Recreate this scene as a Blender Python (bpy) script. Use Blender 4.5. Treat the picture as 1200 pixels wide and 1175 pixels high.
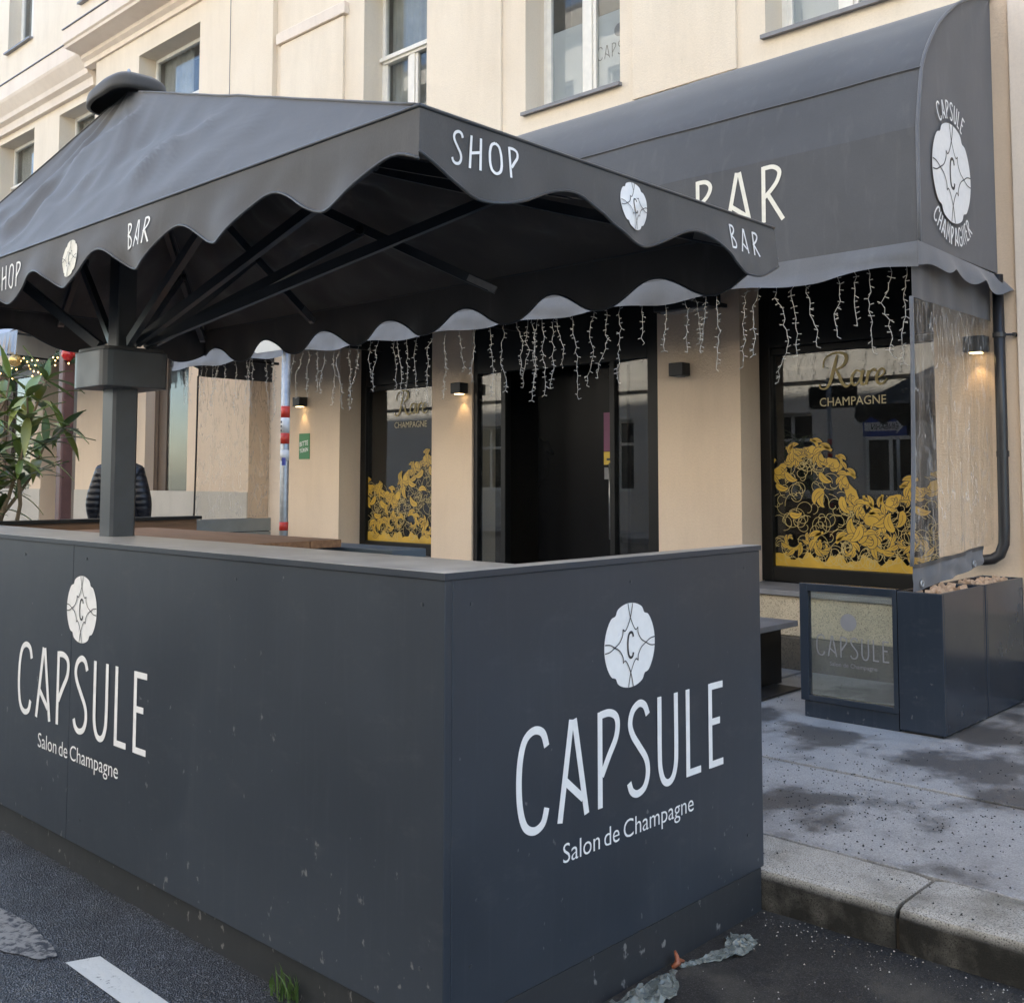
import bpy, bmesh, math, random
from mathutils import Vector, Matrix, noise
random.seed(11)
scene = bpy.context.scene
for o in list(bpy.data.objects):
    bpy.data.objects.remove(o, do_unlink=True)
COL = scene.collection

# ------------------------------------------------------------------ camera
YAW, PITCH, ROLL = math.radians(42.778), math.radians(3.832), math.radians(0.0124)
F_PX, CX, CY = 1229.77, 615.99, 479.15            # in pixels of a 1200 x 1175 picture
d = Vector((-math.sin(YAW)*math.cos(PITCH), math.cos(YAW)*math.cos(PITCH), math.sin(PITCH)))
r = Vector((math.cos(YAW), math.sin(YAW), 0)); u = r.cross(d)
cam_data = bpy.data.cameras.new('camera')
cam = bpy.data.objects.new('camera', cam_data); COL.objects.link(cam)
cam.matrix_world = Matrix(((r.x, u.x, -d.x, 0), (r.y, u.y, -d.y, 0), (r.z, u.z, -d.z, 1.6), (0, 0, 0, 1)))
cam_data.sensor_fit = 'HORIZONTAL'; cam_data.sensor_width = 36
cam_data.lens = 36*F_PX/1200
cam_data.shift_x = (600-CX)/1200; cam_data.shift_y = -(587.5-CY)/1200
cam_data.clip_start = 0.05; cam_data.clip_end = 800
scene.camera = cam

# ------------------------------------------------------------------ sky, sun, exposure
SUN_EL, SUN_AZ = math.radians(40), math.radians(0)  # sun stands behind the bar's building: this side is in open shade
world = bpy.data.worlds.new('World'); scene.world = world; world.use_nodes = True
wn = world.node_tree.nodes; wl = world.node_tree.links; wn.clear()
sky = wn.new('ShaderNodeTexSky'); sky.sky_type = 'NISHITA'; sky.sun_disc = False
sky.sun_elevation = SUN_EL; sky.sun_rotation = SUN_AZ; sky.air_density = 1.0; sky.dust_density = 1.0; sky.ozone_density = 1.0
bg = wn.new('ShaderNodeBackground'); bg.inputs['Strength'].default_value = 0.15
wo = wn.new('ShaderNodeOutputWorld'); wl.new(sky.outputs[0], bg.inputs[0]); wl.new(bg.outputs[0], wo.inputs[0])
sd = bpy.data.lights.new('sun', 'SUN'); sd.energy = 4.4; sd.angle = math.radians(0.53); sd.color = (1.0, 0.93, 0.82)
sun = bpy.data.objects.new('sun', sd); COL.objects.link(sun)
sdir = Vector((math.sin(SUN_AZ)*math.cos(SUN_EL), math.cos(SUN_AZ)*math.cos(SUN_EL), math.sin(SUN_EL)))
sun.rotation_euler = sdir.to_track_quat('Z', 'Y').to_euler(); sun.location = (0, 20, 30)
scene.view_settings.view_transform = 'Standard'; scene.view_settings.look = 'None'
scene.view_settings.gamma = 1; scene.view_settings.use_curve_mapping = False
scene.view_settings.exposure = 2.27
scene.cycles.use_denoising = True
scene.cycles.max_bounces = 8; scene.cycles.diffuse_bounces = 4; scene.cycles.transparent_max_bounces = 24
scene.cycles.caustics_reflective = False; scene.cycles.caustics_refractive = False
scene.cycles.sample_clamp_indirect = 6

# ------------------------------------------------------------------ materials
def nt(name):
    m = bpy.data.materials.new(name); m.use_nodes = True
    n = m.node_tree.nodes; l = m.node_tree.links
    return m, n, l, n['Principled BSDF']
def rgba(c): return (c[0], c[1], c[2], 1)
def node(n, t, **kw):
    x = n.new(t)
    for k, v in kw.items():
        if k in x.inputs: x.inputs[k].default_value = v
        else: setattr(x, k, v)
    return x
def ramp(n, l, src, stops):
    rp = n.new('ShaderNodeValToRGB'); e = rp.color_ramp.elements
    while len(e) < len(stops): e.new(0.5)
    for el, (p, c) in zip(e, stops):
        el.position = p; el.color = rgba(c) if hasattr(c, '__len__') else (c, c, c, 1)
    l.new(src, rp.inputs[0]); return rp.outputs[0]
def mixc(n, l, fac, a, b, mode='MIX'):
    mx = n.new('ShaderNodeMix'); mx.data_type = 'RGBA'; mx.blend_type = mode
    for sock, v in ((mx.inputs[0], fac), (mx.inputs[6], a), (mx.inputs[7], b)):
        if hasattr(v, 'is_linked') or hasattr(v, 'links'): l.new(v, sock)
        elif hasattr(v, '__len__'): sock.default_value = rgba(v)
        else: sock.default_value = v
    return mx.outputs[2]
def coords(n, l, scale=(1, 1, 1), rot=(0, 0, 0)):
    tc = n.new('ShaderNodeTexCoord'); mp = n.new('ShaderNodeMapping')
    mp.inputs['Scale'].default_value = scale; mp.inputs['Rotation'].default_value = rot
    l.new(tc.outputs['Object'], mp.inputs[0]); return mp.outputs[0]
def noise_t(n, l, vec, scale, detail=4, rough=.55):
    t = node(n, 'ShaderNodeTexNoise', Scale=scale, Detail=detail, Roughness=rough); l.new(vec, t.inputs['Vector']); return t.outputs['Fac']
def bump(n, l, b, h, strength, dist=.01):
    bp = node(n, 'ShaderNodeBump', Strength=strength, Distance=dist); l.new(h, bp.inputs['Height']); l.new(bp.outputs[0], b.inputs['Normal'])
MATS = {}
def simple(name, col, rough=.6, var=.12, vs=6, bmp=0, bs=60, metal=0, spec=.5, stretch=(1, 1, 1)):
    m, n, l, b = nt(name); v = coords(n, l, stretch)
    f = noise_t(n, l, v, vs)
    dk = tuple(c*(1-var) for c in col); lt = tuple(min(1, c*(1+var)) for c in col)
    l.new(ramp(n, l, f, [(.3, dk), (.7, lt)]), b.inputs['Base Color'])
    rr = ramp(n, l, f, [(.3, max(0, rough-.06)), (.7, min(1, rough+.06))]); l.new(rr, b.inputs['Roughness'])
    b.inputs['Metallic'].default_value = metal; b.inputs['Specular IOR Level'].default_value = spec
    if bmp: bump(n, l, b, noise_t(n, l, v, bs, 3), bmp, .004)
    MATS[name] = m; return m
def worn_paint(name, col, thr):
    m, n, l, b = nt(name); v = coords(n, l); f = noise_t(n, l, v, 34, 5, .7); g = noise_t(n, l, v, 5, 4)
    a = node(n, 'ShaderNodeMath', operation='MULTIPLY_ADD'); l.new(g, a.inputs[0]); a.inputs[1].default_value = .35; l.new(f, a.inputs[2])
    l.new(mixc(n, l, ramp(n, l, a.outputs[0], [(thr+.08, 0), (thr+.20, 1)]), (.03, .032, .038), col), b.inputs['Base Color']); b.inputs['Roughness'].default_value = .65
    bump(n, l, b, f, .4, .004); MATS[name] = m
def emit(name, col, s):
    m, n, l, b = nt(name); b.inputs['Base Color'].default_value = rgba(col); b.inputs['Emission Color'].default_value = rgba(col); b.inputs['Emission Strength'].default_value = s
    MATS[name] = m
def glass(name, tint=(.8, .84, .84), ior=1.6, rough=0.0, dirt=.05, wav=0):
    m, n, l, b = nt(name); n.remove(b)
    out = n['Material Output']; tr = n.new('ShaderNodeBsdfTransparent'); tr.inputs[0].default_value = rgba(tint)
    gl = node(n, 'ShaderNodeBsdfGlossy', Roughness=rough); fr = node(n, 'ShaderNodeFresnel', IOR=ior)
    ge = n.new('ShaderNodeNewGeometry'); mr = node(n, 'ShaderNodeMapRange'); mr.inputs['To Min'].default_value = ior; mr.inputs['To Max'].default_value = 1/ior
    l.new(ge.outputs['Backfacing'], mr.inputs[0]); l.new(mr.outputs[0], fr.inputs['IOR'])
    mx = n.new('ShaderNodeMixShader'); l.new(fr.outputs[0], mx.inputs[0]); l.new(tr.outputs[0], mx.inputs[1]); l.new(gl.outputs[0], mx.inputs[2])
    df = node(n, 'ShaderNodeBsdfDiffuse'); df.inputs[0].default_value = (.7, .7, .68, 1)
    m2 = n.new('ShaderNodeMixShader'); v = coords(n, l, (1, 1, .6))
    l.new(ramp(n, l, noise_t(n, l, v, 5, 6), [(.35, dirt*.3), (.75, dirt)]), m2.inputs[0]); l.new(mx.outputs[0], m2.inputs[1]); l.new(df.outputs[0], m2.inputs[2])
    l.new(m2.outputs[0], out.inputs[0])
    if wav:
        cs = ramp(n, l, noise_t(n, l, coords(n, l, (1, 2.6, .7)), 3.2, 3, .5), [(.40, .03), (.45, .04), (.475, .26), (.50, .05), (.58, .03), (.605, .34), (.63, .04)])  # pale lines paint the highlights of creases into the sheet's colour
        l.new(cs, m2.inputs[0])
        bp = node(n, 'ShaderNodeBump', Strength=wav, Distance=.02); l.new(noise_t(n, l, coords(n, l, (1, 3.2, .7)), 3.0, 2), bp.inputs['Height'])
        l.new(bp.outputs[0], gl.inputs['Normal']); l.new(bp.outputs[0], fr.inputs['Normal'])
    MATS[name] = m

def stucco(name, col, col2, grain=.55):
    m, n, l, b = nt(name); v = coords(n, l); vs = coords(n, l, (1, 1, .18))
    big = noise_t(n, l, v, .55, 5); st = noise_t(n, l, vs, 2.6, 6, .65); fine = noise_t(n, l, v, 60, 5, .65)
    c = ramp(n, l, big, [(.3, col2), (.7, col)])
    c = mixc(n, l, ramp(n, l, st, [(.46, 0), (.74, .34)]), c, tuple(x*.72 for x in col2))
    c = mixc(n, l, ramp(n, l, fine, [(.3, .18), (.6, 0)]), c, tuple(x*.6 for x in col))
    l.new(c, b.inputs['Base Color']); b.inputs['Roughness'].default_value = .88; b.inputs['Specular IOR Level'].default_value = .25
    bump(n, l, b, fine, grain, .006); MATS[name] = m
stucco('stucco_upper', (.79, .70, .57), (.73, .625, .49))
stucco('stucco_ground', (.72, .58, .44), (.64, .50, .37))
stucco('stucco_trim', (.80, .71, .61), (.73, .625, .52), .2)
stucco('stucco_socle', (.52, .48, .42), (.45, .41, .35))
stucco('stucco_opposite', (.66, .63, .57), (.58, .55, .49))
stucco('stucco_opposite_trim', (.66, .63, .57), (.58, .54, .48))

def speckle_stone(name, col, dark, lighten=.2):
    m, n, l, b = nt(name); v = coords(n, l)
    f = noise_t(n, l, v, 130, 2); g = noise_t(n, l, v, 3, 5)
    c = ramp(n, l, f, [(.36, dark), (.46, col), (.62, col), (.70, tuple(min(1, x*(1+lighten)) for x in col))])
    c = mixc(n, l, ramp(n, l, g, [(.45, 0), (.75, .5)]), c, tuple(x*.55 for x in col))
    l.new(c, b.inputs['Base Color']); b.inputs['Roughness'].default_value = .8; bump(n, l, b, f, .25, .004); MATS[name] = m
speckle_stone('terrazzo', (.54, .46, .33), (.24, .20, .15))
speckle_stone('old_plinth', (.10, .085, .065), (.03, .027, .022))
def kerb_mat():
    m, n, l, b = nt('granite'); v = coords(n, l)
    f = noise_t(n, l, v, 190, 2); g = noise_t(n, l, v, 3.2, 6, .62); g2 = noise_t(n, l, v, 9, 5)
    c = ramp(n, l, f, [(.32, (.08, .074, .066)), (.45, (.38, .355, .31)), (.62, (.47, .44, .385)), (.75, (.60, .57, .51))])
    c = mixc(n, l, ramp(n, l, g, [(.44, 0), (.7, .75)]), c, (.09, .08, .055))
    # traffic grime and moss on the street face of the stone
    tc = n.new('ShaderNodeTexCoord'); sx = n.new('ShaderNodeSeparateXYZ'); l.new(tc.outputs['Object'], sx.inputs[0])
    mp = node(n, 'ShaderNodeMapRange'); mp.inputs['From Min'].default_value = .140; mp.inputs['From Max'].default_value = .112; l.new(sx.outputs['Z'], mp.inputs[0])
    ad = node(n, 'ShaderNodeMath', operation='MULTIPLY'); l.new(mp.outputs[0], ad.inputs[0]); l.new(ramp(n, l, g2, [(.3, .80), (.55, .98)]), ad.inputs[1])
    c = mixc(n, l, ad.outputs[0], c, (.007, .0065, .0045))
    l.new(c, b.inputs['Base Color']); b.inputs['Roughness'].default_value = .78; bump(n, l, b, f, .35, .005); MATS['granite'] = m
kerb_mat()
def asphalt():
    m, n, l, b = nt('asphalt'); v = coords(n, l)
    vo = node(n, 'ShaderNodeTexVoronoi', Scale=165); l.new(v, vo.inputs['Vector'])
    f = noise_t(n, l, v, 260, 2); g = noise_t(n, l, v, 1.6, 6, .6); g3 = noise_t(n, l, v, 5, 6, .65)
    c = ramp(n, l, vo.outputs['Color'], [(.25, (.013, .015, .020)), (.6, (.034, .037, .046)), (.9, (.17, .175, .195))])
    c = mixc(n, l, ramp(n, l, g, [(.42, .0), (.68, .7)]), c, (.015, .014, .0135))
    c = mixc(n, l, ramp(n, l, g3, [(.62, 0), (.72, .35)]), c, (.11, .10, .085))
    l.new(c, b.inputs['Base Color'])
    l.new(ramp(n, l, g, [(.35, .42), (.7, .62)]), b.inputs['Roughness'])
    bump(n, l, b, vo.outputs['Distance'], .9, .008); MATS['asphalt'] = m
asphalt()
def bitumen():
    m, n, l, b = nt('bitumen'); v = coords(n, l)
    f = noise_t(n, l, v, 210, 3); g = noise_t(n, l, v, 2.2, 6, .65); h = noise_t(n, l, v, 6.5, 5, .6)
    c = ramp(n, l, f, [(.3, (.010, .0095, .009)), (.55, (.026, .025, .024)), (.72, (.10, .096, .09))])
    c = mixc(n, l, ramp(n, l, g, [(.52, 0), (.64, .6)]), c, (.085, .078, .064)); c = mixc(n, l, ramp(n, l, h, [(.58, 0), (.75, .6)]), c, (.010, .010, .010))
    l.new(c, b.inputs['Base Color']); l.new(ramp(n, l, g, [(.3, .42), (.6, .75)]), b.inputs['Roughness']); bump(n, l, b, f, .5, .005); MATS['bitumen'] = m
bitumen()
def pavement_mat():
    m, n, l, b = nt('cast_paving'); v = coords(n, l, (1, .8, 1))
    g = noise_t(n, l, v, 1.45, 5, .5); f = noise_t(n, l, v, 160, 3); s = noise_t(n, l, v, 7, 5, .7)
    k = node(n, 'ShaderNodeMath', operation='MULTIPLY_ADD'); l.new(s, k.inputs[0]); k.inputs[1].default_value = .22; l.new(g, k.inputs[2])
    wet = ramp(n, l, k.outputs[0], [(.62, 0), (.70, .85)])
    dry = ramp(n, l, f, [(.3, (.24, .232, .22)), (.55, (.40, .388, .37)), (.75, (.52, .505, .48))])
    damp = ramp(n, l, f, [(.3, (.035, .033, .032)), (.6, (.075, .071, .068)), (.8, (.15, .145, .14))])
    sc_ = noise_t(n, l, v, 4.2, 7, .7); dry = mixc(n, l, ramp(n, l, sc_, [(.44, .0), (.68, .55)]), dry, (.20, .194, .187))
    l.new(mixc(n, l, wet, dry, damp), b.inputs['Base Color'])
    l.new(ramp(n, l, wet, [(0, .55), (1, .40)]), b.inputs['Roughness'])
    bump(n, l, b, f, .3, .004); MATS['cast_paving'] = m
pavement_mat()
def panel_paint(name, col, spots=1.0, rough=.42, thr=.83):
    m, n, l, b = nt(name); v = coords(n, l); vs = coords(n, l, (1, 1, .7)); vst = coords(n, l, (1, 1, .08))
    g = noise_t(n, l, v, 1.3, 5, .6); sp = noise_t(n, l, vs, 26, 3, .55); st = noise_t(n, l, vst, 34, 4, .6); cl = noise_t(n, l, v, 2.4, 2)
    c = ramp(n, l, g, [(.3, tuple(x*.86 for x in col)), (.7, tuple(x*1.12 for x in col))])
    c = mixc(n, l, ramp(n, l, st, [(.55, 0), (.8, .06)]), c, (.16, .17, .18))
    c = mixc(n, l, ramp(n, l, noise_t(n, l, coords(n, l, (1, 1, 2.2), (.5, .4, .3)), 5.5, 6, .75), [(.56, 0), (.72, .12)]), c, (.13, .13, .128))
    pr_ = node(n, 'ShaderNodeMath', operation='MULTIPLY_ADD'); l.new(cl, pr_.inputs[0]); pr_.inputs[1].default_value = .18; l.new(sp, pr_.inputs[2])
    tc = n.new('ShaderNodeTexCoord'); sx = n.new('ShaderNodeSeparateXYZ'); l.new(tc.outputs['Object'], sx.inputs[0])
    lo = node(n, 'ShaderNodeMapRange'); lo.inputs['From Min'].default_value = 1.2; lo.inputs['From Max'].default_value = .1; lo.inputs['To Min'].default_value = 0; lo.inputs['To Max'].default_value = .065; l.new(sx.outputs['Z'], lo.inputs[0])
    ad = node(n, 'ShaderNodeMath', operation='ADD'); l.new(pr_.outputs[0], ad.inputs[0]); l.new(lo.outputs[0], ad.inputs[1])
    c = mixc(n, l, ramp(n, l, ad.outputs[0], [(thr, 0), (thr+.05, min(.9, .5*spots))]), c, (.27, .27, .26))
    l.new(c, b.inputs['Base Color'])
    l.new(ramp(n, l, g, [(.3, rough-.07), (.7, rough+.1)]), b.inputs['Roughness'])
    bump(n, l, b, noise_t(n, l, v, 45, 3), .06, .003); MATS[name] = m
panel_paint('counter_paint', (.0265, .034, .0455))
panel_paint('plinth_paint', (.022, .025, .029), 1.1, .55, .81)
panel_paint('planter_paint', (.024, .032, .045), .5, .22)
def fabric(name, col, sheen=.25):
    m, n, l, b = nt(name); v = coords(n, l)
    g = noise_t(n, l, v, 1.4, 5, .6); w = noise_t(n, l, coords(n, l, (1, 1, .3)), 420, 2); s = noise_t(n, l, coords(n, l, (1, 1, .2)), 14, 5)
    c = ramp(n, l, g, [(.3, tuple(x*.85 for x in col)), (.7, tuple(x*1.15 for x in col))])
    c = mixc(n, l, ramp(n, l, w, [(.4, .25), (.6, 0)]), c, tuple(x*.6 for x in col))
    c = mixc(n, l, ramp(n, l, s, [(.56, 0), (.8, .14)]), c, (.25, .25, .24))
    l.new(c, b.inputs['Base Color']); b.inputs['Roughness'].default_value = .72; b.inputs['Specular IOR Level'].default_value = .35
    b.inputs['Sheen Weight'].default_value = sheen; b.inputs['Sheen Roughness'].default_value = .5
    bump(n, l, b, w, .12, .002); MATS[name] = m
fabric('parasol_fabric', (.064, .062, .061), .3); fabric('awning_fabric', (.074, .0755, .081), .3)
fabric('valance_fabric', (.125, .13, .142), .35); fabric('pale_awning', (.32, .40, .52)); fabric('hem_fabric', (.13, .135, .145))
def wood(name, c1, c2, stretch=(.6, 12, 12)):
    m, n, l, b = nt(name); v = coords(n, l, stretch); f = noise_t(n, l, v, 4, 6, .65)
    l.new(ramp(n, l, f, [(.3, c1), (.7, c2)]), b.inputs['Base Color']); b.inputs['Roughness'].default_value = .5; bump(n, l, b, f, .15, .003); MATS[name] = m
wood('table_wood', (.16, .075, .035), (.30, .16, .08)); wood('bench_wood', (.14, .07, .035), (.27, .14, .07), (12, .6, 12))
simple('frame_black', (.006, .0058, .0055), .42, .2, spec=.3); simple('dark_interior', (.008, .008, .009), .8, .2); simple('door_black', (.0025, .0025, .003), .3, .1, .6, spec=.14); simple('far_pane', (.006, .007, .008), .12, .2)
simple('white_print', (.80, .80, .79), .5, .04, 30); simple('cream_print', (.74, .72, .63), .6, .06, 30); simple('ink', (.03, .03, .034), .5, .1)
simple('gold_film', (.50, .315, .035), .42, .14, 9, spec=.6); simple('gold_line', (.46, .36, .15), .45, .1, 9); simple('gold_pale', (.50, .42, .24), .4, .1)
simple('window_white', (.74, .72, .66), .45, .06, 12); simple('lead_grey', (.20, .20, .21), .5, .15); simple('frosted_film', (.50, .52, .54), .55, .05, 2)
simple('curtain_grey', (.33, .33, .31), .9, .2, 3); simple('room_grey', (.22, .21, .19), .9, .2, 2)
simple('anthracite_metal', (.043, .049, .056), .38, .15, 9, .04, 40); simple('steel_dull', (.33, .33, .33), .38, .15, 20, metal=.9)
simple('galvanised', (.42, .44, .46), .5, .18, 26, metal=.85); simple('sign_back', (.46, .47, .48), .45, .08, 8, metal=.5)
simple('red_tape', (.62, .05, .03), .45, .1); simple('white_tape', (.78, .77, .75), .5, .05); simple('blue_tape', (.06, .08, .35), .5, .1)
simple('green_label', (.05, .20, .075), .55, .1); simple('cork', (.50, .34, .22), .85, .25, 40, .3, 120); simple('soil', (.03, .024, .018), .95, .3, 30)
simple('plastic_wire', (.42, .40, .36), .4, .05); simple('black_plastic', (.014, .014, .015), .5, .2); simple('drain_black', (.018, .018, .02), .38, .2)
simple('weathered_board', (.42, .40, .37), .38, .2, 8, .1, 30, stretch=(1, 1, 1)); simple('blue_board', (.06, .085, .11), .45, .15)
simple('bag_plastic', (.15, .17, .16), .28, .15, 20); simple('orange_tie', (.30, .10, .05), .5, .2); simple('grass_blade', (.07, .13, .03), .6, .3, 30)
simple('road_paint', (.62, .62, .59), .6, .18, 40); worn_paint('old_road_paint', (.24, .23, .215), .50); worn_paint('worn_white', (.60, .60, .57), .36); simple('grit', (.03, .028, .026), .8, .4, 90); simple('pale_grit', (.42, .40, .36), .8, .3, 90)
simple('column_brown', (.10, .045, .038), .5, .2, 6); simple('brown_frame', (.10, .07, .05), .5, .15); simple('grey_box', (.19, .20, .19), .6, .1)
def quilt():
    m, n, l, b = nt('jacket'); v = coords(n, l); wv = node(n, 'ShaderNodeTexWave', Scale=6.5, Distortion=1.2); wv.bands_direction = 'Z'; l.new(v, wv.inputs['Vector'])
    l.new(ramp(n, l, wv.outputs['Fac'], [(.0, (.0045, .005, .008)), (.25, (.006, .0065, .010)), (1, (.006, .0065, .011))]), b.inputs['Base Color']); b.inputs['Roughness'].default_value = .45
    bump(n, l, b, wv.outputs['Fac'], .35, .015); MATS['jacket'] = m
quilt(); simple('trousers', (.012, .012, .014), .8, .2); simple('skin', (.45, .26, .18), .55, .08); simple('hair', (.03, .022, .015), .7, .3, 60); simple('shoe', (.01, .01, .01), .4)
simple('bark', (.22, .17, .11), .85, .3, 20, .4, 60); simple('bauble_red', (.45, .02, .02), .2, .05); simple('bauble_gold', (.62, .42, .16), .22, .05, metal=.6); simple('evergreen', (.02, .05, .02), .7, .3, 60)
simple('purple_label', (.16, .03, .09), .45, .1); simple('yellow_label', (.60, .40, .03), .5, .1); simple('sign_blue', (.02, .05, .30), .4, .05); simple('roof_tin', (.12, .12, .125), .5, .2)
def leafm(name, c1, c2):
    m, n, l, b = nt(name); oi = n.new('ShaderNodeObjectInfo')
    l.new(ramp(n, l, oi.outputs['Random'], [(0, c1), (.6, c2), (1, (.28, .28, .08))]), b.inputs['Base Color']); b.inputs['Roughness'].default_value = .38
    b.inputs['Specular IOR Level'].default_value = .6; MATS[name] = m
leafm('oleander_leaf', (.07, .135, .035), (.19, .26, .065))
glass('shop_glass', (.75, .77, .77), 1.62, 0, .012); glass('window_glass', (.88, .90, .90), 1.45, .0, .03); glass('screen_glass', (.85, .89, .87), 1.4, .02, .10)
glass('clear_pvc', (.92, .91, .89), 1.36, .08, .09, .5)
emit('warm_bulb', (1.0, .60, .20), 2); emit('lamp_lens', (1.0, .72, .36), 1.6)

# ------------------------------------------------------------------ mesh helpers
class MB:
    def __init__(s): s.v = []; s.f = []; s.m = []
    def add(s, vs, fs, mi=0):
        o = len(s.v); s.v += [tuple(p) for p in vs]; s.f += [tuple(i+o for i in f) for f in fs]; s.m += [mi]*len(fs); return s
    def quad(s, a, b, c, e, mi=0): return s.add([a, b, c, e], [(0, 1, 2, 3)], mi)
    def box(s, x0, x1, y0, y1, z0, z1, mi=0):
        vs = [(x, y, z) for x in (x0, x1) for y in (y0, y1) for z in (z0, z1)]
        return s.add(vs, [(0, 1, 3, 2), (4, 6, 7, 5), (0, 4, 5, 1), (2, 3, 7, 6), (0, 2, 6, 4), (1, 5, 7, 3)], mi)
    def tube(s, pts, rad, n=8, mi=0, cap=True):
        pts = [Vector(p) for p in pts]; R = rad if hasattr(rad, '__len__') else [rad]*len(pts); rings = []
        up = None
        for i, p in enumerate(pts):
            t = (pts[min(i+1, len(pts)-1)]-pts[max(i-1, 0)]).normalized()
            if up is None: up = Vector((0, 0, 1)) if abs(t.z) < .9 else Vector((1, 0, 0))
            a = t.cross(up); a = a.normalized() if a.length > 1e-5 else t.orthogonal().normalized(); bq = t.cross(a); up = -bq if bq.dot(up) < 0 else bq
            rings.append([p+(a*math.cos(2*math.pi*k/n)+bq*math.sin(2*math.pi*k/n))*R[i] for k in range(n)])
        vs = [q for rg in rings for q in rg]
        fs = [(i*n+k, i*n+(k+1) % n, (i+1)*n+(k+1) % n, (i+1)*n+k) for i in range(len(pts)-1) for k in range(n)]
        if cap: fs += [tuple(reversed(range(n))), tuple((len(pts)-1)*n+k for k in range(n))]
        return s.add(vs, fs, mi)
    def beam(s, a, b, w, h, mi=0):
        a, b = Vector(a), Vector(b); t = (b-a).normalized(); sd_ = t.cross(Vector((0, 0, 1)))
        sd_ = sd_.normalized() if sd_.length > 1e-4 else Vector((1, 0, 0)); up = sd_.cross(t)
        vs = [p+sd_*i*w/2+up*j*h/2 for p in (a, b) for i, j in ((-1, -1), (1, -1), (1, 1), (-1, 1))]
        return s.add(vs, [(0, 1, 2, 3), (7, 6, 5, 4)]+[(k, (k+4), (k+1) % 4+4, (k+1) % 4) for k in range(4)], mi)
    def prism(s, poly, ax, c0, c1, mi=0):
        n = len(poly)
        def P(p, c): return (c, p[0], p[1]) if ax == 0 else ((p[0], c, p[1]) if ax == 1 else (p[0], p[1], c))
        return s.add([P(p, c0) for p in poly]+[P(p, c1) for p in poly], [tuple(range(n)), tuple(range(2*n-1, n-1, -1))]+[(k, (k+1) % n, (k+1) % n+n, k+n) for k in range(n)], mi)
    def grid(s, fn, nu, nv, mi=0):
        vs = [fn(i/nu, j/nv) for i in range(nu+1) for j in range(nv+1)]
        return s.add(vs, [(i*(nv+1)+j, (i+1)*(nv+1)+j, (i+1)*(nv+1)+j+1, i*(nv+1)+j+1) for i in range(nu) for j in range(nv)], mi)
    def sphere(s, c, rx, ry, rz, nu=12, nv=8, mi=0):
        def fn(a, b):
            th = a*2*math.pi; ph = (b-.5)*math.pi*.998
            return (c[0]+rx*math.cos(ph)*math.cos(th), c[1]+ry*math.cos(ph)*math.sin(th), c[2]+rz*math.sin(ph))
        return s.grid(fn, nu, nv, mi)
    def build(s, name, mats, parent=None, smooth=False, bevel=0, seg=2, angle=40):
        me = bpy.data.meshes.new(name); me.from_pydata(s.v, [], s.f); me.update()
        o = bpy.data.objects.new(name, me); COL.objects.link(o)
        for m in (mats if isinstance(mats, (list, tuple)) else [mats]): me.materials.append(MATS[m])
        if any(s.m): me.polygons.foreach_set('material_index', s.m)
        bm = bmesh.new(); bm.from_mesh(me)
        if smooth: bmesh.ops.remove_doubles(bm, verts=bm.verts, dist=1e-5)
        bmesh.ops.recalc_face_normals(bm, faces=bm.faces); bm.to_mesh(me); bm.free()
        if smooth: me.polygons.foreach_set('use_smooth', [True]*len(me.polygons))
        if bevel:
            md = o.modifiers.new('bevel', 'BEVEL'); md.width = bevel; md.segments = seg; md.limit_method = 'ANGLE'; md.angle_limit = math.radians(angle)
        if parent is not None: attach(o, parent)
        return o
def attach(o, parent):
    o.parent = parent
    p = parent; M_ = Matrix.Identity(4)
    chain = []
    while p is not None: chain.append(p); p = p.parent
    for q in reversed(chain): M_ = M_ @ q.matrix_parent_inverse @ Matrix.LocRotScale(q.location, q.rotation_euler, q.scale)
    o.matrix_parent_inverse = M_.inverted()
def tag(o, label, cat, group=None):
    o['label'] = label; o['category'] = cat
    if group: o['group'] = group
    return o
def thing(name, label, cat, loc, group=None):
    o = bpy.data.objects.new(name, None); COL.objects.link(o); o.location = loc; o.empty_display_size = .1
    return tag(o, label, cat, group)
def struct(o): o['kind'] = 'structure'; return o
def B(name, mats, parent, *b, bevel=0): return MB().box(*b).build(name, mats, parent, bevel=bevel)

# ------------------------------------------------------------------ lettering
def smooth_pts(pts, k=7):
    P = [Vector(p) for p in pts]; out = []
    for i in range(len(P)-1):
        p0, p1, p2, p3 = P[max(i-1, 0)], P[i], P[i+1], P[min(i+2, len(P)-1)]
        for j in range(k):
            t = j/k
            out.append(.5*((2*p1)+(p2-p0)*t+(2*p0-5*p1+4*p2-p3)*t*t+(3*p1-p0-3*p2+p3)*t**3))
    out.append(P[-1]); return out
def ribbon(mb, pts, w, fn, off=0., mi=0):
    """flat strip of width w (number or list) along 2-D pts; fn(u, v, off) places it in space"""
    P = [Vector((p[0], p[1])) for p in pts]; n = len(P); W = w if hasattr(w, '__len__') else [w]*n
    vs = []
    for i in range(n):
        a = (P[i]-P[i-1]).normalized() if i else None; b = (P[i+1]-P[i]).normalized() if i < n-1 else None
        if a is None or a.length == 0: a = b
        if b is None or b.length == 0: b = a
        t = (a+b); t = t.normalized() if t.length > 1e-6 else a
        nn = Vector((-t.y, t.x)); c = max(.35, nn.dot(Vector((-a.y, a.x)))); h = W[i]/2/c
        vs += [fn(*(P[i]+nn*h), off), fn(*(P[i]-nn*h), off)]
    mb.add(vs, [(2*i, 2*i+1, 2*i+3, 2*i+2) for i in range(n-1)], mi)
S_ = lambda *p: ('s', p)
L_ = lambda *p: ('l', p)
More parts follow.
